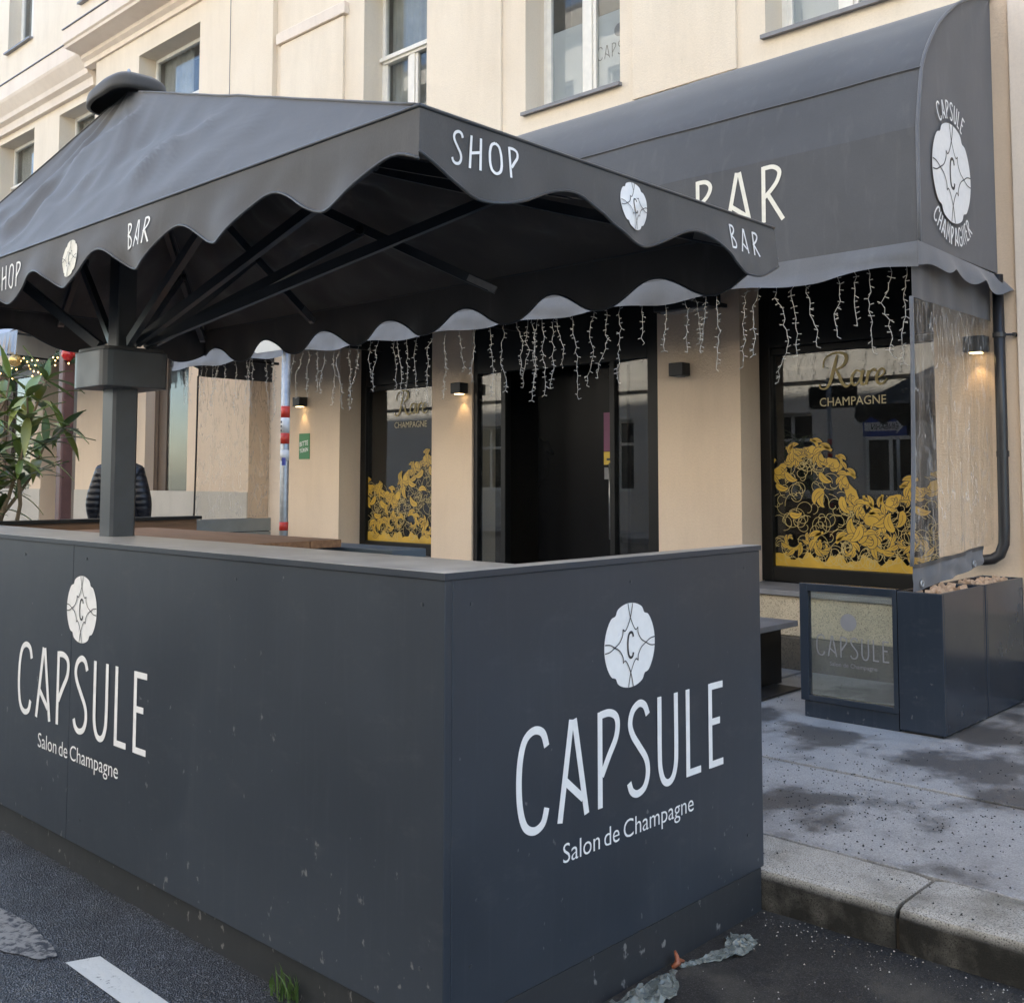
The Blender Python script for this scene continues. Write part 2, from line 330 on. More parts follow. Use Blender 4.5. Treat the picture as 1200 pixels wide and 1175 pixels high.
CARC = S_((.36, .80), (.31, .94), (.2, .985), (.09, .92), (.03, .75), (.01, .5), (.03, .25), (.09, .08), (.2, .015), (.31, .06), (.36, .20))
GLY = {
 'C': (.37, [CARC]),
 'A': (.42, [L_((.03, 0), (.19, 1)), L_((.225, 1), (.395, 0)), L_((.10, .40), (.345, .17))]),
 'P': (.33, [L_((.04, 0), (.04, 1)), S_((.04, .965), (.17, .97), (.27, .92), (.30, .82), (.27, .68), (.17, .52), (.06, .33))]),
 'S': (.33, [S_((.31, .84), (.26, .95), (.17, .985), (.07, .92), (.03, .79), (.07, .66), (.17, .52), (.28, .36), (.305, .2), (.25, .06), (.14, .015), (.05, .06), (.01, .16))]),
 'U': (.36, [S_((.04, 1), (.04, .7), (.04, .4), (.05, .2), (.10, .06), (.18, .015), (.26, .06), (.31, .2), (.32, .4), (.32, .7), (.32, 1))]),
 'L': (.28, [L_((.04, 1), (.04, .036), (.27, .036))]),
 'E': (.29, [L_((.04, 0), (.04, 1)), L_((.04, .963), (.28, .963)), L_((.04, .54), (.22, .54)), L_((.04, .037), (.28, .037))]),
 'B': (.34, [L_((.04, 0), (.04, 1)), S_((.04, .965), (.18, .95), (.25, .84), (.20, .68), (.06, .53)), S_((.06, .53), (.22, .43), (.31, .26), (.25, .08), (.04, .035))]),
 'R': (.36, [L_((.04, 0), (.04, 1)), S_((.04, .965), (.19, .96), (.28, .86), (.25, .7), (.16, .56), (.05, .44)), L_((.10, .5), (.33, 0))]),
 'H': (.38, [L_((.04, 0), (.04, 1)), L_((.33, 0), (.33, 1)), L_((.04, .46), (.33, .56))]),
 'O': (.38, [S_((.19, .985), (.08, .90), (.03, .7), (.02, .5), (.03, .3), (.08, .1), (.19, .015), (.30, .1), (.35, .3), (.36, .5), (.35, .7), (.30, .9), (.19, .985))]),
 'M': (.46, [L_((.02, 0), (.07, 1), (.22, .35), (.37, 1), (.42, 0))]),
 'N': (.38, [L_((.03, 0), (.05, 1), (.31, 0), (.33, 1))]),
 'G': (.38, [CARC, L_((.36, .20), (.36, .46), (.20, .46))]),
 'I': (.12, [L_((.05, 0), (.05, 1))]), 'T': (.34, [L_((.17, 0), (.17, 1)), L_((0, .963), (.34, .963))]),
}
def word(mb, txt, fn, h, x0=0, y0=0, gap=.13, sw=.075, width=None, mi=0, arc=None):
    """hand-drawn capitals; width stretches the word to fit; arc=(radius, sign) bends it round a circle"""
    tot = sum(GLY[c][0] for c in txt)+gap*(len(txt)-1); sx = h if width is None else width/tot
    x = 0; k = 0
    for c in txt:
        w, strokes = GLY[c]
        for kind, pts in strokes:
            pts = smooth_pts(pts) if kind == 's' else [Vector(p) for p in pts]
            q = [Vector(((x+p.x)*sx, p.y*h)) for p in pts]
            if arc:
                Rr, sg = arc; q2 = []
                for p in q:
                    th = (p.x-tot*sx/2)/Rr
                    rr = Rr+sg*(p.y-h/2); q2.append(Vector((rr*math.sin(th), sg*rr*math.cos(th))))
                q = q2
            else: q = [p+Vector((x0, y0)) for p in q]
            ribbon(mb, q, sw*h, fn, .0003*(k % 4), mi); k += 1
        x += w+gap
    return mb
def typeset(mb, txt, fn, x0, y0, width, height=None, shear=0, mi=0, bold=0, cap=None):
    cu = bpy.data.curves.new('type', 'FONT'); cu.body = txt; cu.shear = shear; cu.offset = bold; cu.resolution_u = 3
    o = bpy.data.objects.new('type', cu); COL.objects.link(o)
    dg = bpy.context.evaluated_depsgraph_get(); dg.update()
    me = bpy.data.meshes.new_from_object(o.evaluated_get(dg))
    xs = [v.co.x for v in me.vertices]; ys = [v.co.y for v in me.vertices]
    sx = width/(max(xs)-min(xs)); sy = (height/(max(ys)-min(ys))) if height else sx
    mb.add([fn(x0+(v.co.x-min(xs))*sx, y0+v.co.y*sy, 0) for v in me.vertices], [tuple(p.vertices) for p in me.polygons], mi)
    bpy.data.objects.remove(o); bpy.data.curves.remove(cu); bpy.data.meshes.remove(me); return mb
def emblem(fn, R, parent, name='emblem', disc='white_print', ink='ink'):
    mb = MB(); pts = []; n = 120
    for i in range(n):
        a = 2*math.pi*i/n; da = min(abs((a-q+math.pi) % (2*math.pi)-math.pi) for q in (math.radians(52), math.radians(128), math.radians(232), math.radians(308)))
        pts.append((R*(1-.075*math.exp(-(da/.10)**2))*math.cos(a), R*(1-.075*math.exp(-(da/.10)**2))*math.sin(a)))
    mb.add([fn(0, 0, 0)]+[fn(p[0], p[1], 0) for p in pts], [(0, i+1, (i+1) % n+1) for i in range(n)])
    o = mb.build(name, disc, parent)
    mi = MB(); k = 0
    for sx in (1, -1):
        for sy in (1, -1):
            A = [(-.09*sx, .99*sy), (-.03*sx, .75*sy), (.03*sx, .6*sy), (.13*sx, .43*sy), (.22*sx, .35*sy), (.30*sx, .40*sy)]
            C_ = [(.30*sx, .40*sy), (.31*sx, .26*sy), (.43*sx, .10*sy), (.62*sx, 0), (.8*sx, -.08*sy), (.99*sx, -.10*sy)]
            for q in (A, C_): ribbon(mi, [p*R for p in smooth_pts(q, 5)], .022*R+.0006, fn, .0012+.0002*k); k += 1
    word(mi, 'C', lambda a, b, f: fn(a, b, f+.0013), .62*R, -.11*R, -.31*R, sw=.10, width=.23*R)
    mi.build('line_drawing', ink, o); return o

# ------------------------------------------------------------------ ground, kerbs, pavements
YF = 7.4          # plane of the facade
KY = 3.56         # street edge of the kerb
road = struct(MB().quad((-140, -60, 0), (140, -60, 0), (140, 60, 0), (-140, 60, 0)).build('road', 'asphalt'))
pb = MB(); n_ = 40
pb.add([(-2.45+i*7.5/n_, 1.02+.10*noise.noise((i*.5, 2.2, 0)), .002) for i in range(n_+1)]+[(-2.45+i*7.5/n_, 3.575, .002) for i in range(n_+1)], [(i, i+1, n_+2+i, n_+1+i) for i in range(n_)]); pb.build('gutter_strip', 'bitumen', road)
dash = MB().add([(-3.56, 1.60, .004), (-1.9, 1.595, .004), (-1.9, 1.695, .004), (-3.52, 1.70, .004)], [(0, 1, 2, 3)]).build('painted_dash', 'worn_white', road)
old = MB(); pts = []
for i in range(40):
    a = 2*math.pi*i/40; rr = 1+.16*noise.noise((math.cos(a)*2, math.sin(a)*2, 3.1))
    pts.append((-4.05+.42*rr*math.cos(a), 1.555+.085*rr*math.sin(a)-.06*math.cos(a)*-.4, .004))
old.add(pts, [tuple(range(40))]).build('worn_marking', 'old_road_paint', road)
pave = struct(MB().box(-60, 14, KY+.02, 8.0, -.3, .100).build('pavement', 'soil'))
random.seed(3)
def slab_row(y0, y1, xs):
    for a, b in zip(xs[:-1], xs[1:]):
        dz = random.uniform(-.002, .002)
        MB().box(a+.016, b-.016, y0+.016, y1-.016, .05, .150+dz).build('paving_slab', 'cast_paving', pave, bevel=.004)
slab_row(3.90, 4.975, [-40, -26, -18, -12.4, -8.2, -4.35, .6, 5.2, 14]); slab_row(4.975, YF-.02, [-40, -27, -19, -13.5, -9.4, -3.92, 1.2, 6, 14])
kerb = struct(B('kerb', 'soil', None, -60, 14, KY+.03, 3.89, -.2, .10))
x = -22.0; edges = []
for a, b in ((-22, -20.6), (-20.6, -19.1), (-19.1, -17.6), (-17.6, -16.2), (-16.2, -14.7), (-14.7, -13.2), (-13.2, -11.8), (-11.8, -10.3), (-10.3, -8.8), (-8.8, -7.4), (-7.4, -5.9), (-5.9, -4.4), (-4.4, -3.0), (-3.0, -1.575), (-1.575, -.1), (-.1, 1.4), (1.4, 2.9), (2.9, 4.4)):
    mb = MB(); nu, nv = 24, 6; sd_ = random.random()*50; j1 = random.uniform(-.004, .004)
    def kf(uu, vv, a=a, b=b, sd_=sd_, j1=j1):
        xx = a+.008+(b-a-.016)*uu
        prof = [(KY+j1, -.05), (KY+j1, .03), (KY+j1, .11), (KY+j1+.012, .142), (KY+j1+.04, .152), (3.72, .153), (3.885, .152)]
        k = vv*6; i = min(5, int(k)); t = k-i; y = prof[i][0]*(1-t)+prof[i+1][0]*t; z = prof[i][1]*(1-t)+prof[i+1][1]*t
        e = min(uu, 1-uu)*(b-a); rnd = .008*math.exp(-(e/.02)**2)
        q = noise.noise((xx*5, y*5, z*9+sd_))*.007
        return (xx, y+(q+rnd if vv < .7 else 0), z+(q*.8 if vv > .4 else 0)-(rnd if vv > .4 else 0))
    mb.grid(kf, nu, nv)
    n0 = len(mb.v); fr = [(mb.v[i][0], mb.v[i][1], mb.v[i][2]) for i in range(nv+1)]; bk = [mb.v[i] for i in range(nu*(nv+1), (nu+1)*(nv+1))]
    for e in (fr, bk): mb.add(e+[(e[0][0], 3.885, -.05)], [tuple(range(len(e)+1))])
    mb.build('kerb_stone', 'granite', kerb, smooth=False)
struct(B('opposite_pavement', 'cast_paving', None, -60, 30, -12, -6.4, -.2, .14, bevel=.02))
# loose grit, nobody could count it
g = MB(); random.seed(8)
for i in range(2600):
    x = random.uniform(-4.2, -.2); y = random.choice((random.uniform(3.6, 7.2), random.gauss(4.5, .6), random.uniform(3.9, 5.2)))
    if y < 3.6 or y > 7.3 or (x > -3.3 and x < -2.2 and y > 5.9): continue
    s = random.uniform(.002, .0065); z = .152; a = random.random()*6
    vs = [(x+s*math.cos(a+k*2.1), y+s*math.sin(a+k*2.1), z) for k in range(3)]+[(x, y, z+s*.9)]
    g.add(vs, [(0, 1, 3), (1, 2, 3), (2, 0, 3)])
for i in range(700):
    x = random.uniform(-2.05, .2); y = random.uniform(2.0, 3.5) if random.random() < .4 else 3.54-abs(random.gauss(0, .09))
    s = random.uniform(.0015, .005); a = random.random()*6
    g.add([(x+s*math.cos(a+k*2.1), y+s*math.sin(a+k*2.1), .002) for k in range(3)]+[(x, y, .002+s*.9)], [(0, 1, 3), (1, 2, 3), (2, 0, 3)])
g2 = MB()
for i in range(650):
    q = random.random()
    if q < .45: x, y, z = random.uniform(-2.07, .4), 3.55-abs(random.gauss(0, .10)), .003
    elif q < .75: x, y, z = random.uniform(-2.05, -.6), random.uniform(2.2, 3.5), .003
    else: x, y, z = random.uniform(-3.8, -.5), random.uniform(3.95, 5.9), .153
    s = random.uniform(.0012, .0042); a = random.random()*6
    g2.add([(x+s*math.cos(a+k*2.1), y+s*math.sin(a+k*2.1), z) for k in range(3)]+[(x, y, z+s)], [(0, 1, 3), (1, 2, 3), (2, 0, 3)])
g2o = g2.build('pale_grit', 'pale_grit'); g2o['kind'] = 'stuff'; tag(g2o, 'pale grit scattered along the gutter', 'grit')
go = g.build('grit', 'grit'); go['kind'] = 'stuff'; tag(go, 'dark grit strewn over the pavement and gutter', 'grit')

# ------------------------------------------------------------------ facade
bld = thing('apartment_building', 'cream stucco building with the champagne bar on its ground floor', 'building', (-8, YF, .15))
def wall_open(name, mat, x0, x1, z0, z1, y, depth, ops, parent, back=True):
    xs = sorted({x0, x1, *[o[0] for o in ops], *[o[1] for o in ops]}); zs = sorted({z0, z1, *[o[2] for o in ops], *[o[3] for o in ops]})
    xs = [q for q in xs if x0 <= q <= x1]; zs = [q for q in zs if z0 <= q <= z1]; mb = MB()
    for a, b in zip(xs[:-1], xs[1:]):
        for c, e in zip(zs[:-1], zs[1:]):
            if any(o[0]-1e-6 <= a and b <= o[1]+1e-6 and o[2]-1e-6 <= c and e <= o[3]+1e-6 for o in ops): continue
            mb.quad((a, y, c), (b, y, c), (b, y, e), (a, y, e))
    for o in ops:
        a, b, c, e = o[:4]
        mb.quad((a, y, c), (a, y+depth, c), (a, y+depth, e), (a, y, e)); mb.quad((b, y, c), (b, y+depth, c), (b, y+depth, e), (b, y, e))
        mb.quad((a, y, e), (b, y, e), (b, y+depth, e), (a, y+depth, e)); mb.quad((a, y, c), (b, y, c), (b, y+depth, c), (a, y+depth, c))
    return mb.build(name, mat, parent)
ZT = 3.55
gf = [(-4.479, -2.90, .72, ZT), (-7.587, -5.295, .15, ZT), (-9.764, -8.188, .72, ZT), (-11.64, -10.86, .15, ZT), (-14.35, -13.16, 1.2, ZT), (-19.9, -18.35, 1.2, ZT), (-17.9, -16.6, .15, ZT)]
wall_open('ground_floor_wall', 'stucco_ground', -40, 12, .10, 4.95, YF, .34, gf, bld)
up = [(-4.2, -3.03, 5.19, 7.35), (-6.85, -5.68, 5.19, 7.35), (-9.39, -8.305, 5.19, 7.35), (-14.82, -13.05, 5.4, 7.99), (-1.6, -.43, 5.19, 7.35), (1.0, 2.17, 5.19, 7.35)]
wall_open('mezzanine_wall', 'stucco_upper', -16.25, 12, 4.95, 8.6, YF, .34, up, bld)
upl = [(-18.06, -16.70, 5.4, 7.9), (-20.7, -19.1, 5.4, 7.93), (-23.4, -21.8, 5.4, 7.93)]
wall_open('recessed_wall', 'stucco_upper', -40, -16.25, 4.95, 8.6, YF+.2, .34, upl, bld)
B('wall_return', 'stucco_upper', bld, -16.26, -16.24, YF, YF+.2, 4.95, 8.6)
hi = [(-19.97, -18.86, 9.48, 11.9)]+[(-16.9+2.6*k, -15.75+2.6*k, 9.48, 11.9) for k in range(9)]
hi2 = [(a, b, 13.2, 15.4) for a, b, c, e in hi]
wall_open('upper_wall', 'stucco_upper', -40, 12, 8.6, 17, YF+.02, .3, hi+hi2, bld)
B('unseen_back_wall', 'stucco_upper', bld, -40, 12, 9.6, 9.8, 0, 17); B('unseen_roof', 'roof_tin', bld, -40, 12, 7.0, 9.8, 17, 17.2)  # back wall and roof added out of view to keep sun from leaking in
B('end_wall', 'stucco_upper', bld, -40.2, -40, 7.4, 9.8, 0, 17); B('end_wall', 'stucco_upper', bld, 12, 12.2, 7.4, 9.8, 0, 17)
B('band_course', 'stucco_trim', bld, -16.25, 12, YF-.015, YF+.1, 4.93, 4.97)
# cornice: stepped mouldings as one extruded profile
def extr(name, mat, prof, x0, x1): return MB().prism(prof, 0, x0, x1).build(name, mat, bld)
pr = [(7.5, 8.28), (7.36, 8.28), (7.36, 8.36), (7.30, 8.40), (7.30, 8.46), (7.04, 8.50), (7.03, 8.54), (7.0, 8.56), (7.0, 8.78), (7.5, 8.90)]
extr('cornice', 'stucco_trim', pr, -16.6, 12); MB().prism([(6.98, 8.785), (6.98, 8.80), (7.45, 8.93), (7.45, 8.90)], 0, -16.62, 12).build('flashing', 'lead_grey', bld)
pl = [(7.7, 8.05), (7.52, 8.05), (7.50, 8.18), (7.42, 8.22), (7.40, 8.30), (7.27, 8.46), (7.25, 8.50), (7.25, 8.76), (7.7, 8.9)]
extr('cornice', 'stucco_trim', pl, -40, -16.601); MB().prism([(7.23, 8.765), (7.23, 8.78), (7.6, 8.92), (7.6, 8.89)], 0, -40, -16.63).build('flashing', 'lead_grey', bld)
# pilasters and raised panels of the mezzanine
for a, b, p in ((-12.19, -11.54, .03), (-11.53, -11.15, .07), (-8.13, -7.16, .03), (-5.52, -4.46, .03), (-2.45, -1.95, .03)):
    B('pilaster', 'stucco_upper', bld, a, b, YF-p, YF+.05, 4.975, 8.27, bevel=.006)
for a, b in ((-11.02, -9.74),):
    B('panel', 'stucco_upper', bld, a, b, YF-.035, YF+.05, 4.975, 7.05, bevel=.006); B('panel_moulding', 'stucco_trim', bld, a-.06, b+.06, YF-.07, YF+.05, 7.055, 7.20, bevel=.01)
MB().tube([(-12.2, YF-.04, 8.2), (-12.195, YF-.035, 4.9)], .006, 5).build('cable', 'lead_grey', bld)
B('corner_strip', 'stucco_trim', bld, -2.33, -2.2, YF-.022, YF+.05, .72, 4.92, bevel=.004)
# upper windows
def up_window(a, b, c, e, yw, tz=None, sill=True, film=False, curtain=.5):
    w = MB(); fw = .055
    w.box(a, a+fw, yw, yw+.06, c, e); w.box(b-fw, b, yw, yw+.06, c, e); w.box(a+fw, b-fw, yw, yw+.06, c, c+.06); w.box(a+fw, b-fw, yw, yw+.06, e-fw, e)
    mx = (a+b)/2; top = tz or e-fw
    w.box(mx-.045, mx+.045, yw-.012, yw+.05, c+.06, top)
    for s0, s1 in ((a+fw, mx-.045), (mx+.045, b-fw)):
        w.box(s0, s0+.04, yw+.004, yw+.05, c+.06, top); w.box(s1-.04, s1, yw+.004, yw+.05, c+.06, top); w.box(s0+.04, s1-.04, yw+.004, yw+.05, c+.06, c+.11)
    if tz: w.box(a+fw, b-fw, yw-.02, yw+.06, tz, tz+.10); w.box(a+.01, b-.01, yw-.05, yw-.02, tz+.03, tz+.075)
    o = w.build('window', 'window_white', bld, bevel=.005)
    for s0, s1, z0, z1 in ((a+fw+.02, mx-.03, c+.09, top), (mx+.03, b-fw-.02, c+.09, top))+(((a+fw, b-fw, tz+.1, e-fw),) if tz else ()):
        B('pane', 'window_glass', o, s0, s1, yw+.030, yw+.036, z0, z1)
    if film: 
        B('frosted_film', 'frosted_film', o, a+fw, b-fw, yw+.045, yw+.047, c+.06, c+.06+film)
        fn = lambda p, q, f: (p, yw+.0395-f, q)
        xa = mx+.075
        word(MB(), 'CAPSULE', fn, .13, xa, c+.42, width=.52, sw=.06).build('lettering', 'ink', o)
        em = MB(); em.add([fn(xa+.27+.065*math.cos(t*.2618), c+.66+.065*math.sin(t*.2618), 0) for t in range(24)], [tuple(range(24))]); em.build('emblem', 'lead_grey', o)
    MB().box(a-.4, b+.4, yw+.9, yw+.92, c-.4, e+.4).build('room_back', 'room_grey', o)
    for xx in (a-.4, b+.4): MB().quad((xx, yw+.09, c-.4), (xx, yw+.9, c-.4), (xx, yw+.9, e+.4), (xx, yw+.09, e+.4)).build('room_side', 'room_grey', o)
    if curtain:
        cu = MB(); cu.grid(lambda s, t: (a+.03+(b-a-.06)*s*curtain, yw+.14+.02*math.sin(s*38), c+(e-c)*t), 60, 2); cu.build('curtain', 'curtain_grey', o, smooth=True)
    if sill:
        s = MB(); s.prism([(yw-.02, c+.012), (YF-.055, c-.012), (YF-.055, c-.045), (YF-.01, c-.04), (yw-.02, c-.02)], 0, a-.02, b+.02); s.build('sill', 'lead_grey', o)
    return o
for k, (a, b, c, e) in enumerate(up): up_window(a, b, c, e, YF+.27, 6.42 if b-a < 1.5 else 7.1, b-a < 1.5, film=(.80 if k == 1 else (1.2 if k == 0 else 0)), curtain=(0 if k == 1 else (.55, 0, .62, .5, .4, .5)[k]))
for a, b, c, e in upl: up_window(a, b, c, e, YF+.47, 7.1, False)
for a, b, c, e in hi+hi2: up_window(a, b, c, e, YF+.24, e-.75, True, curtain=.45)
# plinth of the ground floor, in two courses
for a, b in ((-10.855, -7.592), (-5.29, 12), (-40, -17.905), (-16.595, -11.645)):
    B('plinth', 'terrazzo', bld, a, b, YF-.02, YF+.1, .40, .70, bevel=.006); B('plinth', 'old_plinth', bld, a, b, YF-.05, YF+.1, .10, .398, bevel=.01)
B('rendered_socle', 'stucco_socle', bld, -40, -17.905, YF-.012, YF+.1, .702, 1.44); B('rendered_socle', 'stucco_socle', bld, -16.595, -11.645, YF-.012, YF+.1, .702, 1.44)
# dark rooms behind the shop front
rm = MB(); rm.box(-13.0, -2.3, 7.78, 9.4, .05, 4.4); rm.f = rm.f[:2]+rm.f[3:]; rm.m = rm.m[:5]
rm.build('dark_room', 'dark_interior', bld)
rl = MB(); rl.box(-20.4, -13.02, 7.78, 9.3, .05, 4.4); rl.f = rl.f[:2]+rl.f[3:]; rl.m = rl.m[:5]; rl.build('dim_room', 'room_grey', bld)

# scrolling gold foliage on the shop windows
def scroll(cx, cy, r0, turns, a0, sg=1, taper=True, n=22):
    out = []
    for i in range(n+1):
        t = i/n; rr = r0*(1-.82*t); a = a0+sg*turns*2*math.pi*t
        out.append((cx+rr*math.cos(a), cy+rr*math.sin(a)))
    return out
def foliage(parent, x0, x1, zb, prof, seed):
    """prof: (x, z) points of the upper edge of the pattern"""
    rnd = random.Random(seed)
    def top(xx):
        for (a, za), (b, zb_) in zip(prof[:-1], prof[1:]):
            if a <= xx <= b: return za+(zb_-za)*(xx-a)/(b-a)
        return prof[0][1] if xx < prof[0][0] else prof[-1][1]
    ymb = YF+.345
    cnt = [0]
    def fn(p, q, f): return (min(max(p, x0), x1), ymb-.0004-f, max(q, zb))
    gold, lines, dark = MB(), MB(), MB()
    def comma(mb, cx, cz, s, a0, sg, fat=.5, mi=0):
        pts = scroll(cx, cz, s, rnd.uniform(.6, .95), a0, sg, n=26); k = len(pts)
        W = [s*fat*1.05*math.sin(math.pi*min(1, .03+(i/(k-1))**.8*.97))**.8*(1.2-.75*i/(k-1))*(1+.16*math.sin(i*1.25)) for i in range(k)]
        cnt[0] += 1; off = .00004*(cnt[0] % 60)
        ribbon(dark, pts, [w+.013 for w in W], fn, off-.00002); ribbon(mb, pts, W, fn, off); ribbon(dark, [p for p in pts[3:15]], .004, fn, off+.00003)
    def leaf(cx, cz, s, a):
        c, sn = math.cos(a), math.sin(a); cnt[0] += 1; off = .00004*(cnt[0] % 60)
        ax = [(cx+c*s*t+sn*.18*s*math.sin(t*2.6), cz+sn*s*t-c*.18*s*math.sin(t*2.6)) for t in [i/12 for i in range(13)]]
        W = [s*.36*math.sin(math.pi*(i/12)**.7)*(1+.25*math.sin(i*2.1)) for i in range(13)]
        ribbon(dark, ax, [w+.013 for w in W], fn, off-.00002); ribbon(gold, ax, W, fn, off); ribbon(dark, ax[2:11], .005, fn, off+.00003)
    # base band with lobed edge
    mb = gold; n = 40
    mb.add([fn(x0+(x1-x0)*i/n, zb, 0) for i in range(n+1)]+[fn(x0+(x1-x0)*i/n, zb+.085+.03*math.sin(i*.9)+.02*math.sin(i*2.3+1), 0) for i in range(n+1)], [(i, i+1, n+2+i, n+1+i) for i in range(n)])
    # filigree: thin scrolling lines through the body of the pattern
    for i in range(int(110*(x1-x0))):
        cx = rnd.uniform(x0+.03, x1-.03); h = top(cx); cz = rnd.uniform(zb+.06, h-.10) if h-.1 > zb+.06 else zb+.08
        s = rnd.uniform(.045, .095); pts = scroll(cx, cz, s, rnd.uniform(.55, 1.15), rnd.random()*6.3, rnd.choice((-1, 1)))
        ribbon(lines, pts, .0045, fn, .00001+.000002*i)
        if rnd.random() < .6:
            a = rnd.random()*6.3; p = [(cx+t*.14*math.cos(a+t*1.6), cz+t*.14*math.sin(a+t*1.6)) for t in [j/8 for j in range(9)]]; ribbon(lines, p, .0042, fn, .00001+.000002*i)
    # acanthus scrolls: a curling stem with pointed leaflets; dense along the upper edge and near the base
    def drop(px, pz, ln, ang, curl):
        cnt[0] += 1; off = .0008+.00004*(cnt[0] % 60); pts = []; x_, z_, q = px, pz, ang
        for i in range(11):
            pts.append((x_, z_)); x_ += ln/10*math.cos(q); z_ += ln/10*math.sin(q); q += curl/10
        W = [ln*.40*math.sin(math.pi*min(1, (.08+.92*i/10)**.8))**.9 for i in range(11)]
        ribbon(dark, pts, [w+.010 for w in W], fn, off-.00002); ribbon(gold, pts, W, fn, off); ribbon(dark, pts[2:9], .0035, fn, off+.00003)
    def acanthus(cx, cz, r0, a0, sg, big=1.0):
        pts = scroll(cx, cz, r0, .85, a0, sg, n=24); k = len(pts); cnt[0] += 1; off = .0008+.00004*(cnt[0] % 60)
        for i in (1, 5, 9, 13, 17):
            t = Vector(pts[i+1])-Vector(pts[i]); th = math.atan2(t.y, t.x)
            drop(pts[i][0], pts[i][1], r0*big*(1.05-.035*i), th-sg*rnd.uniform(.5, 1.0), sg*rnd.uniform(.6, 1.7))
        W = [r0*.42*(1-.55*i/(k-1))*(.55+.45*math.sin(math.pi*i/(k-1))) for i in range(k)]
        ribbon(dark, pts, [w+.010 for w in W], fn, off+.00001); ribbon(gold, pts, W, fn, off+.00004)
    path = [(x0+(x1-x0)*i/70, top(x0+(x1-x0)*i/70)-.095+.018*math.sin(i*.75)) for i in range(71)]
    path = [(path[i][0], sum(path[max(0, min(70, i+j))][1] for j in (-2, -1, 0, 1, 2))/5) for i in range(71)]
    W = [.062+.022*math.sin(i*.75+1)+.012*math.sin(i*1.9) for i in range(71)]
    ribbon(dark, path, [w+.012 for w in W], fn, .00055); ribbon(gold, path, W, fn, .0006)
    xx = x0+.05; sg = 1
    while xx < x1-.03:
        h = top(xx); sl = (top(xx+.05)-top(xx-.05))/.10
        acanthus(xx, h-.09, rnd.uniform(.075, .10), math.atan(sl)+math.pi/2+rnd.uniform(-.5, .5), sg, 1.1); sg = -sg
        if rnd.random() < .65: drop(xx-.03, h-.20, rnd.uniform(.12, .17), rnd.uniform(-2.2, -.9), rnd.choice((-1.6, 1.6)))
        xx += rnd.uniform(.115, .15)/(1+.40*abs(sl))
    for i in range(int(6*(x1-x0))):
        cx = x0+.09+(x1-x0-.18)*(i+rnd.uniform(.2, .8))/max(1, int(6*(x1-x0)))
        acanthus(cx, rnd.uniform(zb+.15, zb+.24), rnd.uniform(.075, .105), rnd.random()*6.3, rnd.choice((-1, 1)), 1.15)
    for i in range(int(7*(x1-x0))):
        cx = rnd.uniform(x0+.08, x1-.08); drop(cx, rnd.uniform(zb+.2, max(zb+.25, top(cx)-.25)), rnd.uniform(.12, .18), rnd.random()*6.3, rnd.choice((-2, 2)))
    dark.build('film_outline', 'ink', parent); gold.build('gold_leaf_film', 'gold_film', parent); lines.build('gold_line_film', 'gold_line', parent)
RARE = [([(.46, 1.0), (.40, .8), (.30, .45), (.20, .15), (.06, -.03), (-.12, -.02), (-.16, .10)], [.05, .10, .12, .11, .07, .05, .06]),
        ([(-.02, .62), (.02, .86), (.22, 1.02), (.50, 1.06), (.72, .98), (.74, .78), (.58, .60), (.36, .53)], [.05, .05, .06, .07, .12, .12, .07, .04]),
        ([(.38, .55), (.50, .36), (.60, .12), (.74, -.01), (.90, .08)], [.05, .10, .11, .08, .04]),
        ([(1.22, .40), (1.08, .46), (.95, .34), (.91, .14), (1.0, .02), (1.13, .10), (1.25, .36)], [.05, .06, .09, .10, .07, .05, .05]),
        ([(1.29, .46), (1.22, .18), (1.25, .03), (1.36, .06), (1.44, .2)], [.10, .11, .08, .05, .04]),
        ([(1.47, .44), (1.42, .22), (1.37, .01)], [.09, .10, .09]), ([(1.42, .2), (1.52, .40), (1.63, .46), (1.68, .40)], [.04, .05, .08, .09]),
        ([(1.74, .2), (1.90, .27), (1.97, .38), (1.90, .47), (1.77, .38), (1.71, .18), (1.78, .02), (1.92, .03), (2.04, .16)], [.05, .05, .06, .06, .08, .10, .08, .06, .04])]
def rare(parent, x0, z0, w, zc):
    mb = MB(); s = w/2.2
    def fn(p, q, f): return (p, YF+.3445-f, q)
    for k, (pts, W) in enumerate(RARE):
        sp = smooth_pts(pts, 6); ws = smooth_pts([(q, 0) for q in W], 6)
        ribbon(mb, [Vector((x0+(p.x+.16)*s, z0+p.y*s)) for p in sp], [max(.02, q.x)*s*.9 for q in ws], fn, .0002*k)
    mb.build('script_lettering', 'gold_line', parent)
    typeset(MB(), 'CHAMPAGNE', fn, x0+.0, zc, w*.98, .068).build('lettering', 'gold_pale', parent)
def shop_window(x0, x1, prof, seed, rx=None):
    w = MB(); fy0, fy1 = YF+.30, YF+.40; zb, zt = .775, ZT; f = .10
    w.box(x0, x0+f, fy0, fy1, zb, zt); w.box(x1-f, x1, fy0, fy1, zb, zt); w.box(x0+f, x1-f, fy0, fy1, zb, zb+.12); w.box(x0+f, x1-f, fy0, fy1, 2.68, zt); w.box(x0+f, x1-f, fy0+.02, fy1, 2.62, 2.678)
    o = w.build('shop_window', 'frame_black', bld, bevel=.006)
    B('pane', 'shop_glass', o, x0+f, x1-f, YF+.35, YF+.358, zb+.12, 2.62)
    s = MB(); s.prism([(YF+.30, .77), (YF-.05, .745), (YF-.05, .705), (YF+.30, .705)], 0, x0+.003, x1-.003); s.build('sill', 'lead_grey', o, bevel=.004)
    foliage(o, x0+f+.002, x1-f-.002, zb+.122, prof, seed)
    if rx: rare(o, rx, 2.33, .56, 2.18)
    return o
